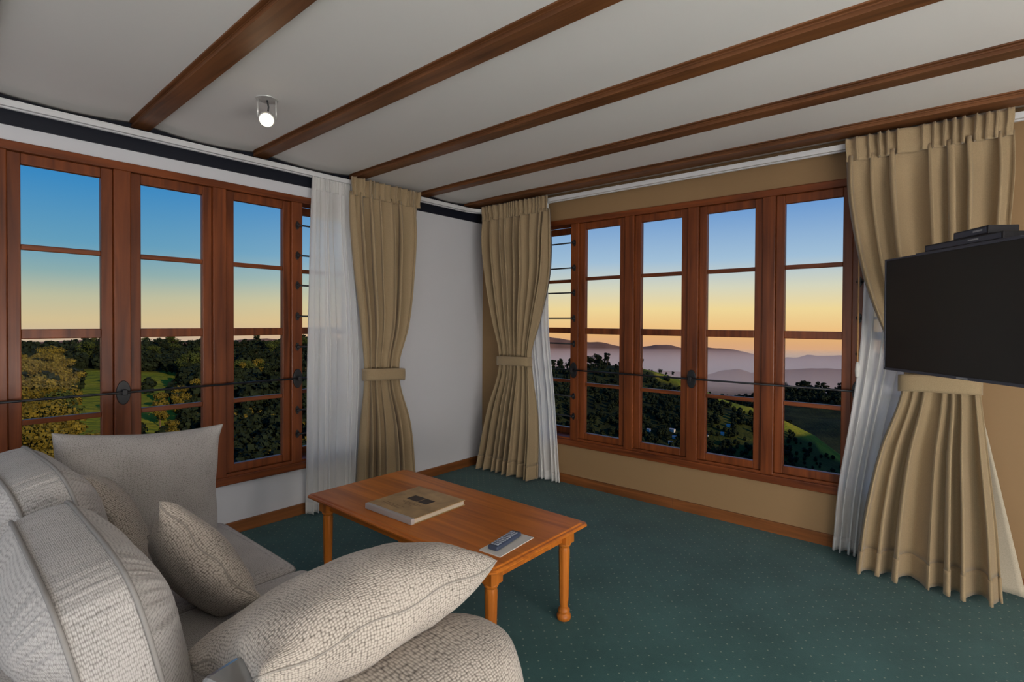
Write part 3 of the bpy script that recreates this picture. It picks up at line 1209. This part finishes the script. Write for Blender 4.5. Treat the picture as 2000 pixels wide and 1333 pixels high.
# ------------------------------------------------------------------ television
TVA = Vector((-.60, -3.34, 0))
tdir = Vector((-.781, -.624, 0)).normalized()
tvw, tvh, tz0 = .96, .547, 1.172
tn = Vector((-.624, .781, 0))
ang = math.atan2(tdir.y, tdir.x)
tv = empty('television', (TVA.x, TVA.y, tz0), ang)
tag(tv, 'flat black television on a swivel wall arm', 'television')
# local: x along the screen, y<0 is the front if tn is -90deg of tdir
sg = 1 if (Matrix.Rotation(ang, 3, 'Z') @ Vector((0, 1, 0))).dot(tn) > 0 else -1
b = .008
MB().box(0, tvw, -sg * .045, -sg * .001, 0, tvh).build('casing', 'plastic', tv, bevel=.006)
mb = MB()
mb.box(0, b, 0, sg * .006, 0, tvh); mb.box(tvw - b, tvw, 0, sg * .006, 0, tvh)
mb.box(b, tvw - b, 0, sg * .006, tvh - b, tvh); mb.box(b, tvw - b, 0, sg * .006, 0, .012)
bz = mb.build('bezel', 'tvframe', tv, bevel=.001)
MB().box(b, tvw - b, 0, sg * .003, .012, tvh - b).build('screen', 'tvblack', tv)
MB().box(tvw / 2 - .028, tvw / 2 + .028, sg * .006, sg * .007, .003, .009).build('logo', 'grey_mark', bz)
mb = MB()
mb.box(tvw / 2 - .15, tvw / 2 + .15, -sg * .06, -sg * .045, .12, .42)
mb.box(tvw / 2 - .03, tvw / 2 + .03, -sg * .60, -sg * .06, .24, .30)
mb.build('tilt_plate', 'iron', tv, bevel=.004)
inv = Matrix.Rotation(-ang, 3, 'Z')


def tvl(x, y, z):
    return inv @ (Vector((x, y, 0)) - TVA) + Vector((0, 0, z))


elb = TVA + tdir * (tvw / 2) - tn * .585
mb = MB()
mb.tube([tvl(elb.x, elb.y, .27), tvl(-.012, -4.22, .27)], .024, 12)
mb.build('wall_arm', 'iron', tv, smooth=True)
mb = MB()
mb.add([tvl(x, y, z) for z in (.14, .40) for x, y in ((-.014, -4.28), (0, -4.28), (0, -4.16), (-.014, -4.16))],
       [(3, 2, 1, 0), (4, 5, 6, 7), (0, 1, 5, 4), (1, 2, 6, 5), (2, 3, 7, 6), (3, 0, 4, 7)])
mb.build('wall_plate', 'iron', tv)
MB().box(.20, .72, -sg * .17, -sg * .002, tvh, tvh + .006).build('top_shelf', 'tvframe', tv, bevel=.001)


def settop(name, label, x, w, d, h, z, off, back):
    q = TVA + tdir * x + tn * (-back)
    root = empty(name, (q.x, q.y, tz0 + z), ang + R(off))
    tag(root, label, 'box', 'boxes on the television')
    MB().box(-w / 2, w / 2, -d / 2, d / 2, 0, h).build('housing', 'plastic', root, bevel=.003)
    MB().box(-w / 2 + .01, w / 2 - .01, sg * d / 2, sg * (d / 2 + .002), .006, h - .006).build('front_panel', 'tvframe', root)
    MB().box(w * .1, w * .1 + .05, sg * (d / 2 + .002), sg * (d / 2 + .003), h * .45, h * .65).build('display', 'grey_mark', root)
    mb = MB()
    for i in range(3):
        mb.tube([(-w / 2 - .002, -.03 + i * .022, h / 2), (-w / 2 - .025, -.03 + i * .022, h / 2)], .005, 8)
    mb.build('plugs', 'chrome', root, smooth=True)
    return root


settop('media_box', 'slim black media box lying on top of the television', .43, .40, .13, .032, tvh + .006, 0, .085)
settop('receiver_box', 'small black receiver stacked on the slim media box', .47, .20, .11, .034, tvh + .038, -6, .085)

# ------------------------------------------------------------------ ceiling spotlights


def spot(label, x, y, aim):
    root = empty('ceiling_spotlight', (x, y, ZC - .004))
    tag(root, label, 'spotlight', 'ceiling spotlights')
    z = ZC - .004
    MB().lathe([(.052, -.012), (.055, -.006), (.055, 0)], (x, y, z), 24).build('base_plate', 'chrome', root, bevel=.002)
    a = Vector(aim).normalized()
    sd_ = a.cross(Vector((0, 0, 1))).normalized()
    hc = Vector((x, y, z - .105))
    for s in (-1, 1):
        p0 = Vector((x, y, z - .010)) + sd_ * (.042 * s)
        MB().tube([p0, hc + sd_ * (.042 * s)], .0045, 8).build('yoke_arm', 'chrome', root, smooth=True)
    MB().tube([(x, y, z - .012), (x + .012, y + .01, z - .04), hc - a * .03], .004, 8).build('cable', 'iron', root, smooth=True)
    MB().tube([hc - a * .045, hc - a * .035, hc - a * .01, hc + a * .03, hc + a * .034], [.012, .024, .034, .039, .036], 20).build('head', 'chrome', root, smooth=True)
    MB().tube([hc + a * .030, hc + a * .037, hc + a * .040], [.034, .032, .012], 20).build('bulb', 'bulb', root, smooth=True)
    ld = bpy.data.lights.new('spot_lamp', 'SPOT')
    ld.energy = LAMP_W
    ld.color = (1, .80, .56)
    ld.spot_size = R(100)
    ld.spot_blend = 1
    ld.shadow_soft_size = .035
    lo = bpy.data.objects.new('spot_lamp', ld)
    COL.objects.link(lo)
    lo.parent = root
    lo.location = (hc + a * .05) - Vector((x, y, z))
    lo.rotation_euler = a.to_track_quat('-Z', 'Y').to_euler()


spot('small chrome ceiling spotlight, lit, aimed towards the camera', -2.575, -.935, (-.42, -.75, -.52))
spot('added fill spotlight out of view behind the camera, by the south wall', -1.4, -5.0, (-.1, .5, -.85))  # this and the next ones are unseen, added to fill the room
spot('added fill spotlight out of view behind the camera, over the sofa side', -3.6, -4.9, (.2, .6, -.8))
spot('added fill spotlight out of view beside the added side opening', -5.2, -2.6, (.6, .2, -.8))



def fill_globe_lamp(label, x, y, z, r=.2, mat='globe'):  # glowing globe out of view, added to brighten the room
    root = empty('added_globe_lamp', (x, y, 0))
    tag(root, label, 'fill lamp', 'added globe fill lamps behind the camera')
    MB().lathe([(.14, 0), (.14, .015), (.02, .03)], (x, y, 0), 24).build('base', 'iron', root, smooth=True)
    MB().tube([(x, y, .02), (x, y, z - r + .02)], .012, 10).build('pole', 'iron', root, smooth=True)
    n = 14
    MB().lathe([(r * math.sin(math.pi * i / n) + .002, -r * math.cos(math.pi * i / n)) for i in range(n + 1)], (x, y, z), 24).build('globe', mat, root, smooth=True)


MT['globe'] = emit('fill_globe_glow', (1, .94, .88), FILL_GLOBE)
fill_globe_lamp('added opal globe fill lamp, unseen in the back corner', -4.9, -5.4, .62, .34)
fill_globe_lamp('added opal globe fill lamp, unseen against the back wall behind the camera', -3.7, -5.45, .62, .34)
fill_globe_lamp('added opal globe fill lamp, unseen at the back wall towards the tan wall', -2.5, -5.45, .62, .34)

# ================================================================== LANDSCAPE
EYE = CAM.z
PROF = {
    -45: [(9, -6), (60, -18), (200, -40), (420, -12), (650, 6), (900, -2), (1200, -120), (1800, -200), (2600, -330), (4200, -450)],  # this and next: unseen shoulder raised to shade the lower right slope
    -24: [(9, -6), (60, -20), (200, -50), (420, -22), (650, -4), (900, -12), (1200, -130), (1800, -200), (2600, -330), (4200, -450)],
    -8: [(9, -6), (60, -26), (200, -76), (480, -148), (650, -165), (900, -225), (1800, -198), (2600, -330), (4200, -450)],
    8.5: [(9, -6), (60, -27), (200, -78), (470, -136), (660, -132), (900, -215), (1800, -197), (2600, -330), (4200, -450)],
    10.5: [(9, -6), (60, -27), (200, -78), (480, -134), (680, -118), (920, -215), (1800, -199), (2600, -330), (4200, -450)],
    13.2: [(9, -6), (60, -27), (200, -78), (490, -132), (700, -106), (940, -215), (1800, -200), (2600, -330), (4200, -450)],
    15.9: [(9, -6), (60, -27), (200, -78), (490, -131), (740, -97), (980, -220), (1800, -232), (2600, -330), (4200, -450)],
    20.3: [(9, -6), (60, -27), (200, -78), (490, -130), (780, -80), (1050, -220), (1800, -270), (2600, -340), (4200, -450)],
    22.6: [(9, -6), (60, -27), (200, -78), (500, -130), (800, -74), (1080, -220), (1800, -280), (2600, -340), (4200, -450)],
    26.7: [(9, -6), (60, -27), (200, -76), (500, -128), (820, -62), (1100, -220), (1800, -280), (2600, -340), (4200, -450)],
    30: [(9, -6), (60, -26), (200, -74), (500, -125), (840, -58), (1150, -210), (1800, -280), (2600, -340), (4200, -450)],
    35: [(9, -6), (60, -26), (200, -70), (480, -112), (830, -60), (1150, -200), (1800, -270), (2600, -340), (4200, -450)],
    48: [(9, -6), (60, -24), (200, -52), (400, -62), (720, -48), (1050, -130), (1800, -230), (2600, -330), (4200, -450)],
    60: [(9, -6), (60, -22), (120, -33), (220, -37), (320, -35), (460, -29), (640, -27), (900, -60), (1800, -170), (4200, -430)],
    73: [(9, -6), (60, -22), (120, -32), (200, -37), (300, -31), (350, -29), (450, -29), (640, -29), (900, -60), (1800, -170), (4200, -430)],
    79: [(9, -6), (60, -20), (120, -27), (200, -32), (300, -28), (350, -26), (450, -28), (640, -30), (900, -60), (1800, -170), (4200, -430)],
    86: [(9, -6), (60, -18), (120, -22), (200, -24), (300, -26), (450, -28), (640, -31), (900, -60), (1800, -170), (4200, -430)],
    125: [(9, -6), (60, -18), (120, -22), (200, -24), (300, -26), (450, -28), (640, -31), (900, -60), (1800, -170), (4200, -430)],
}
AZK = np.array(sorted(PROF))
DG = np.geomspace(9, 4200, 150)
LG = np.log(DG)


def _prof(p):
    d = np.log(np.array([q[0] for q in p])); z = np.array([q[1] for q in p], float)
    out = np.interp(LG, d, z)
    k = np.array([1, 2, 3, 2, 1]) / 9
    return np.convolve(np.pad(out, 2, mode='edge'), k, 'valid')


TAB = np.array([_prof(PROF[a]) for a in AZK])


def ground(az, d):
    az = np.asarray(az, float); d = np.asarray(d, float)
    i = np.clip(np.searchsorted(AZK, az) - 1, 0, len(AZK) - 2)
    t = np.clip((az - AZK[i]) / (AZK[i + 1] - AZK[i]), 0, 1)
    li = np.clip((np.log(d) - LG[0]) / (LG[1] - LG[0]), 0, len(LG) - 1.001)
    k = li.astype(int); w = li - k
    a = TAB[i, k] * (1 - w) + TAB[i, k + 1] * w
    b = TAB[i + 1, k] * (1 - w) + TAB[i + 1, k + 1] * w
    x = d * np.cos(np.radians(az)); y = d * np.sin(np.radians(az))
    rel = np.clip(d / 300, .1, 3)
    und = 2.2 * rel * (np.sin(x / 37 + 1.3 * np.sin(y / 51)) * .5 + np.sin(y / 29 + x / 83) * .5)
    return EYE + a * (1 - t) + b * t + und


def field_sun_mask(az, d):
    """1 on tea fields, grass and the crest strip painted sunlit, 0 on woodland floor"""
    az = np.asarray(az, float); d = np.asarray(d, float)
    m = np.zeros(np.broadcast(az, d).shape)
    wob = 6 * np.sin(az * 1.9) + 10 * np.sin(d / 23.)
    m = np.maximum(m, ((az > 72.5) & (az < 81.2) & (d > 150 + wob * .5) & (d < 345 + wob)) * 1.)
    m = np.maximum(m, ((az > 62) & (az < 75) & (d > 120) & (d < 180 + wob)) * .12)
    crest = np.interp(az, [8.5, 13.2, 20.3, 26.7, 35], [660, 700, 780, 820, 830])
    m = np.maximum(m, ((az > 5) & (az < 27.6) & (d < crest + 25) & (d > crest - np.interp(az, [8, 12, 16, 22, 27], [45, 55, 65, 60, 30]) + wob * .6)) * 1.)  # crest field: its bright colour also carries the sunlit strip
    m = np.maximum(m, ((az > -5) & (az < 21) & (d > 330) & (d < 640 + wob * 2)) * .14)  # weak grass mix: shade on the lower slope put into the colour
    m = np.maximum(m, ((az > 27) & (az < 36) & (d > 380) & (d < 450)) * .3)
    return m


def terrain_mat():
    m, nt, b = new_mat('hillside_ground')
    at = N(nt, 'ShaderNodeAttribute'); at.attribute_name = 'pasture_sun'
    tc = N(nt, 'ShaderNodeTexCoord')
    no = N(nt, 'ShaderNodeTexNoise'); no.inputs['Scale'].default_value = .03; no.inputs['Detail'].default_value = 8
    nt.links.new(tc.outputs['Object'], no.inputs['Vector'])
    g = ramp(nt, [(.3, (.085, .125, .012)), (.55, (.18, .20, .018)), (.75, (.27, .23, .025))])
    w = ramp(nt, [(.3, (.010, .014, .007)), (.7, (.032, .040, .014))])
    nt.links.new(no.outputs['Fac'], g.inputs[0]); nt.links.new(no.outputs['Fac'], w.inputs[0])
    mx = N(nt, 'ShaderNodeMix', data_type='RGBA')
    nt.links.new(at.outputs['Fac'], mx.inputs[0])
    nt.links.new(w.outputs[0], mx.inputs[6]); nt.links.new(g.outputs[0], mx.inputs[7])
    nt.links.new(mx.outputs[2], b.inputs['Base Color'])
    b.inputs['Roughness'].default_value = .95
    b.inputs['Specular IOR Level'].default_value = .05
    n2 = N(nt, 'ShaderNodeTexNoise'); n2.inputs['Scale'].default_value = .25; n2.inputs['Detail'].default_value = 6
    nt.links.new(tc.outputs['Object'], n2.inputs['Vector'])
    bp = N(nt, 'ShaderNodeBump'); bp.inputs['Strength'].default_value = .8; bp.inputs['Distance'].default_value = 2.0
    nt.links.new(n2.outputs['Fac'], bp.inputs['Height']); nt.links.new(bp.outputs[0], b.inputs['Normal'])
    return m


azs = np.arange(-45, 125.01, .5)
D, A = np.meshgrid(DG, azs, indexing='ij')
Zt = ground(A, D)
P = np.stack([CAM.x + D * np.cos(np.radians(A)), CAM.y + D * np.sin(np.radians(A)), Zt], -1)
me = grid_mesh('hillside', P)
# the plot under and around the house stays clear of the rooms
at = me.attributes.new('pasture_sun', 'FLOAT', 'POINT')
at.data.foreach_set('value', field_sun_mask(A, D).astype(np.float32).ravel())
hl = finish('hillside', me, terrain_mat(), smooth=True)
tag(hl, 'green wooded hillside falling away below the windows', 'hillside', kind='structure')


# far mountain ranges
def mountain(name, label, pts, dist, depth, base, col, seed, amp):
    az = np.arange(-40, 121, .4)
    pa = sorted(pts)
    el = np.interp(az, [p[0] for p in pa], [p[1] for p in pa])
    el = el + .07 * np.array([noise.fractal(Vector((a * 1.1 + seed, seed, 0)), 1, 2, 4) for a in az])
    nr = 22
    P = np.zeros((nr, len(az), 3))
    for j in range(nr):
        q = j / (nr - 1) * 2 - 1
        for i, a in enumerate(az):
            d = dist + q * depth
            top = EYE + dist * math.tan(R(el[i]))
            prof = (1 - abs(q)) ** 1.15
            z = base + (top - base) * prof
            x, y = d * math.cos(R(a)), d * math.sin(R(a))
            z += amp * noise.fractal(Vector((x / 900 + seed, y / 900, 0)), 1, 2, 4) * (.9 * abs(q) + .12) * (1 if abs(q) < .98 else 0)
            P[j, i] = (CAM.x + x, CAM.y + y, z)
    o = finish(name, grid_mesh(name, P), plain(name + '_slopes', col, .95, .05, var=.3, vscale=.002), smooth=True)
    tag(o, label, 'mountain', 'mountain ranges beyond the valley', 'structure')


mountain('mountain_range', 'distant mauve mountain range on the skyline', [(83.25, -1.49), (80.84, -1.66), (78.24, -1.61), (75.34, -1.52), (72.92, -1.41), (70.62, -1.53), (68.04, -1.6), (65.73, -1.52), (63.75, -1.68), (50, -1.5), (36.21, -1.4), (34.84, -1.51), (32.49, -1.76), (30.75, -1.85), (28.87, -2.32), (26.66, -2.4), (24.94, -2.0), (23.77, -1.87), (22.65, -2.22), (20.17, -2.13), (18.24, -2.45), (15.9, -3.05), (14.31, -3.05), (13.2, -3.06), (12.03, -2.83), (11.14, -2.46), (9.8, -2.61), (8.59, -2.62), (0, -2.4), (-40, -2.2), (120, -1.5)],
         7200, 1900, -900, (.21, .125, .10), 3, 260)
mountain('low_ridge', 'lower hazy ridge in the valley before the mountains', [(120, -3.6), (60, -3.8), (38.13, -4.18), (28.86, -4.6), (22.63, -4.8), (20.34, -5.04), (18.7, -4.46), (17.28, -4.2), (15.88, -4.55), (13.19, -4.14), (10.62, -3.88), (8.57, -3.93), (-40, -4)],
         4700, 900, -800, (.20, .12, .10), 9, 120)

# valley haze
HZ_TOP, HZ_BOT = -300, -900
mb = MB()
dv = Vector((math.cos(R(38)), math.sin(R(38)), 0)); sv = Vector((-dv.y, dv.x, 0))
cc = Vector((CAM.x, CAM.y, 0))
v = []
for z in (HZ_BOT, HZ_TOP):
    for a, b_ in ((1250, -9000), (6300, -9000), (6300, 9000), (1250, 9000)):
        p = cc + dv * a + sv * b_
        v.append((p.x, p.y, z))
mb.add(v, [(3, 2, 1, 0), (4, 5, 6, 7), (0, 1, 5, 4), (1, 2, 6, 5), (2, 3, 7, 6), (3, 0, 4, 7)])
m = bpy.data.materials.new('valley_haze'); m.use_nodes = True
m.node_tree.nodes.clear()
vsn = N(m.node_tree, 'ShaderNodeVolumeScatter')
vsn.inputs['Color'].default_value = (1.0, .72, .70, 1)
vsn.inputs['Density'].default_value = .0007
vsn.inputs['Anisotropy'].default_value = 0
mo = N(m.node_tree, 'ShaderNodeOutputMaterial')
m.node_tree.links.new(vsn.outputs[0], mo.inputs['Volume'])
MT['haze'] = m
hz = mb.build('valley_haze', 'haze')
tag(hz, 'pale pink haze lying in the valley before the mountains', 'haze', kind='stuff')


# trees
def tree_mesh(name, kind, seed, h, leafmat, nl):
    r = np.random.default_rng(seed)
    mb = MB()
    hx = h * .5
    mb.tube([(0, 0, -.5), (h * .01, 0, h * .3), (h * .02 * r.uniform(-1, 1), h * .02, h * .8)], [h * .022, h * .016, h * .006], 6, mi=1)
    if kind == 'round':
        cl = [(r.normal(0, .16) * h, r.normal(0, .16) * h, h * r.uniform(.38, .88), h * r.uniform(.13, .22)) for _ in range(11)]
    elif kind == 'tall':
        cl = [(r.normal(0, .07) * h, r.normal(0, .07) * h, h * r.uniform(.28, .95), h * r.uniform(.08, .14)) for _ in range(12)]
    else:
        cl = [(r.normal(0, .12) * h, r.normal(0, .12) * h, h * (.55 + .4 * r.random()), h * r.uniform(.10, .17)) for _ in range(8)]
    for k in range(4):
        c = cl[k]
        mb.tube([(h * .01, 0, h * .35), (c[0], c[1], c[2])], [h * .009, h * .003], 5, mi=1)
    V = []
    F = []
    for _ in range(nl):
        c = cl[r.integers(len(cl))]
        d = r.normal(size=3); d /= np.linalg.norm(d)
        p = np.array(c[:3]) + d * c[3] * r.uniform(.55, 1.08) * np.array([1, 1, .8])
        n = d + r.normal(0, .5, 3); n /= np.linalg.norm(n)
        a = np.cross(n, [0, 0, 1.01]); a /= np.linalg.norm(a) + 1e-6
        b = np.cross(n, a)
        s = h * r.uniform(.010, .024)
        i = len(V)
        V += [p - a * s - b * s * .7, p + a * s * .9 - b * s, p + a * s + b * s * .8, p - a * s * .8 + b * s]
        F.append((i, i + 1, i + 2, i + 3))
    mb.add(V, F, 0)
    me = bpy.data.meshes.new(name)
    me.from_pydata(mb.v, [], mb.f)
    me.polygons.foreach_set('material_index', mb.mi)
    me.update()
    me.materials.append(MT[leafmat]); me.materials.append(MT['trunk'])
    return me


TM = {
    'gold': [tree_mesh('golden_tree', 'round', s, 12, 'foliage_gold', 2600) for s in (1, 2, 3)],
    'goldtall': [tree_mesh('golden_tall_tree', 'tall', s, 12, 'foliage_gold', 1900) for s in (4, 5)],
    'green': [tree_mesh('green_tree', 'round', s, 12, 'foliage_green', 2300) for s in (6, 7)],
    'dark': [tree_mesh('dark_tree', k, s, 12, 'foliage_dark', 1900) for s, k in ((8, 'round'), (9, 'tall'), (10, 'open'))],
}


def put_tree(kind, az, d, h, label, group):
    me = random.choice(TM[kind])
    o = bpy.data.objects.new('hillside_tree', me)
    COL.objects.link(o)
    x, y = CAM.x + d * math.cos(R(az)), CAM.y + d * math.sin(R(az))
    o.location = (x, y, float(ground(az, d)) - .2)
    k = h / 12
    o.scale = (k * random.uniform(.9, 1.2), k * random.uniform(.9, 1.2), k)
    o.rotation_euler.z = random.uniform(0, 6.28)
    tag(o, label, 'tree', group)


U = random.uniform
LG1 = ('golden-lit leafy tree on the wooded slope seen through the leftmost panes', 'golden trees beyond the left window')
for _ in range(58):
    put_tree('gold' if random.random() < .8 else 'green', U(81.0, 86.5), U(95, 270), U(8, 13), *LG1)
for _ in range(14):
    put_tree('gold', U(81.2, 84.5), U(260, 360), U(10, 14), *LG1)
LG2 = ('dark green tree in the forest beyond the white-wall window', 'forest trees beyond the left window')
n = 0
while n < 85:
    az, d = U(60, 80), U(250, 620)
    if field_sun_mask(az, d) > .3:
        continue
    put_tree(random.choice(['dark', 'dark', 'green']), az, d, U(9, 15), *LG2)
    n += 1
LG3 = ('slender sunlit tree standing on the open slope beyond the middle panes', 'lone trees beyond the left window')
for az, d, h in [(74.0, 205, 11), (72.6, 215, 12), (71.0, 235, 12), (69.2, 240, 13), (73.2, 160, 9), (72.2, 140, 9), (67.4, 300, 12), (66.2, 320, 13), (65.4, 300, 11), (76.8, 250, 6), (77.6, 225, 5)]:
    put_tree('goldtall' if h > 6 else 'green', az, d, h, *LG3)
LG4 = ('dark tree along the ridge crest seen through the tan-wall window', 'ridge trees beyond the right window')
for _ in range(46):
    az = U(26.5, 37.5)
    put_tree('dark', az, float(np.interp(az, [20, 26.7, 35, 40], [780, 820, 832, 800])) + U(-28, 8), U(9, 19) * (1 if az > 28 else .8), *LG4)
for az, dd, h in [(25.6, 0, 9), (24.8, -6, 10), (24.1, 4, 8), (23.4, -4, 9), (20.6, 5, 17), (20.9, 0, 13), (18.7, 3, 9), (18.2, 0, 10), (17.4, 6, 9), (16.9, 4, 9), (16.3, 4, 8), (15.6, 6, 8)]:
    put_tree('dark', az, float(np.interp(az, [8.5, 13.2, 15.9, 20.3, 22.6, 26.7], [660, 700, 740, 780, 800, 820])) + 12 + dd, h, *LG4)
LG5 = ('small dark tree on the far wooded ridge below the mountains', 'far ridge trees beyond the right window')
for _ in range(44):
    put_tree('dark', U(6.5, 15.2), 1800 + U(-40, 20), U(16, 36), *LG5)

# closed woodland filling the slopes between the single trees
proto = []
for s in range(4):
    r = np.random.default_rng(100 + s)
    V, F = [], []
    for _ in range(150):
        d = r.normal(size=3); d /= np.linalg.norm(d)
        p = d * np.array([.32, .32, .40]) * r.uniform(.6, 1.05) + np.array([0, 0, .55])
        nrm = d + r.normal(0, .4, 3); nrm /= np.linalg.norm(nrm)
        a = np.cross(nrm, [0, 0, 1.01]); a /= np.linalg.norm(a) + 1e-6
        b = np.cross(nrm, a)
        sz = r.uniform(.035, .085)
        V.append([p - a * sz - b * sz, p + a * sz - b * sz, p + a * sz + b * sz, p - a * sz + b * sz])
    proto.append(np.array(V))


def woodland(name, label, mat, spots):
    vs_, n = [], 0
    for az, d, h in spots:
        q = proto[random.randrange(4)]
        th = random.uniform(0, 6.28)
        c, s = math.cos(th), math.sin(th)
        rot = np.array([[c, -s, 0], [s, c, 0], [0, 0, 1]])
        p = q.reshape(-1, 3) @ rot.T * h
        p += np.array([CAM.x + d * math.cos(R(az)), CAM.y + d * math.sin(R(az)), float(ground(az, d)) - h * .15])
        vs_.append(p)
    V = np.concatenate(vs_)
    nf = len(V) // 4
    me = bpy.data.meshes.new(name)
    me.vertices.add(len(V)); me.vertices.foreach_set('co', V.ravel())
    me.loops.add(nf * 4); me.loops.foreach_set('vertex_index', np.arange(nf * 4, dtype=np.int32))
    me.polygons.add(nf)
    me.polygons.foreach_set('loop_start', np.arange(0, nf * 4, 4, dtype=np.int32))
    me.polygons.foreach_set('loop_total', np.full(nf, 4, dtype=np.int32))
    me.update(calc_edges=True)
    tag(finish(name, me, mat), label, 'forest', kind='stuff')


def spots(n, a0, a1, d0, d1, h0, h1):
    out = []
    while len(out) < n:
        az, d = U(a0, a1), math.exp(U(math.log(d0), math.log(d1)))
        if field_sun_mask(az, d) > .3 and random.random() < .97:
            continue
        out.append((az, d, U(h0, h1)))
    return out


woodland('forest', 'dark forest canopy covering the slopes beyond both windows', 'foliage_dark',
         spots(1500, 55, 92, 230, 680, 7, 13) + spots(500, 55, 79, 80, 250, 4, 8) + spots(2600, 12, 42, 330, 860, 4, 9) + spots(250, 2, 12, 330, 620, 3, 6) + spots(500, 0, 18, 1500, 1840, 14, 24) + spots(250, 0, 60, 60, 300, 2, 5))
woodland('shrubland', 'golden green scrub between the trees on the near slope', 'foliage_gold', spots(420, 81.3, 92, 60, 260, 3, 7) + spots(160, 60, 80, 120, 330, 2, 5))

# village in the valley
VG = ('small white house in the village on the valley floor', 'village houses in the valley')
for az, el, w in [(23.44, -11.13, 9), (24.2, -11.18, 7), (25.8, -11.27, 6), (23.18, -11.83, 7), (23.6, -12.39, 6), (18.59, -11.14, 5), (18.03, -10.3, 6), (20.09, -11.31, 6)]:
    w *= .6
    ds = np.linspace(120, 760, 1500)
    gz = ground(np.full_like(ds, az), ds)
    k = np.where(gz - EYE > ds * math.tan(R(el)))[0]
    k = k[k > 500]
    d = ds[k[0]] if len(k) else 520
    x, y, z = CAM.x + d * math.cos(R(az)), CAM.y + d * math.sin(R(az)), float(ground(az, d))
    root = empty('village_house', (x, y, z))
    tag(root, VG[0], 'house', VG[1])
    MB().box(x - w * .35, x + w * .35, y - w / 2, y + w / 2, z - 2, z + 2.2).build('walls', 'housewall', root)
    mb = MB()
    mb.prism([(-w * .42, 2.1), (w * .42, 2.1), (0, 3.0)], y - w * .56, y + w * .56, lambda a, b_, h: (x + a, h, z + b_))
    mb.build('roof', 'houseroof', root)
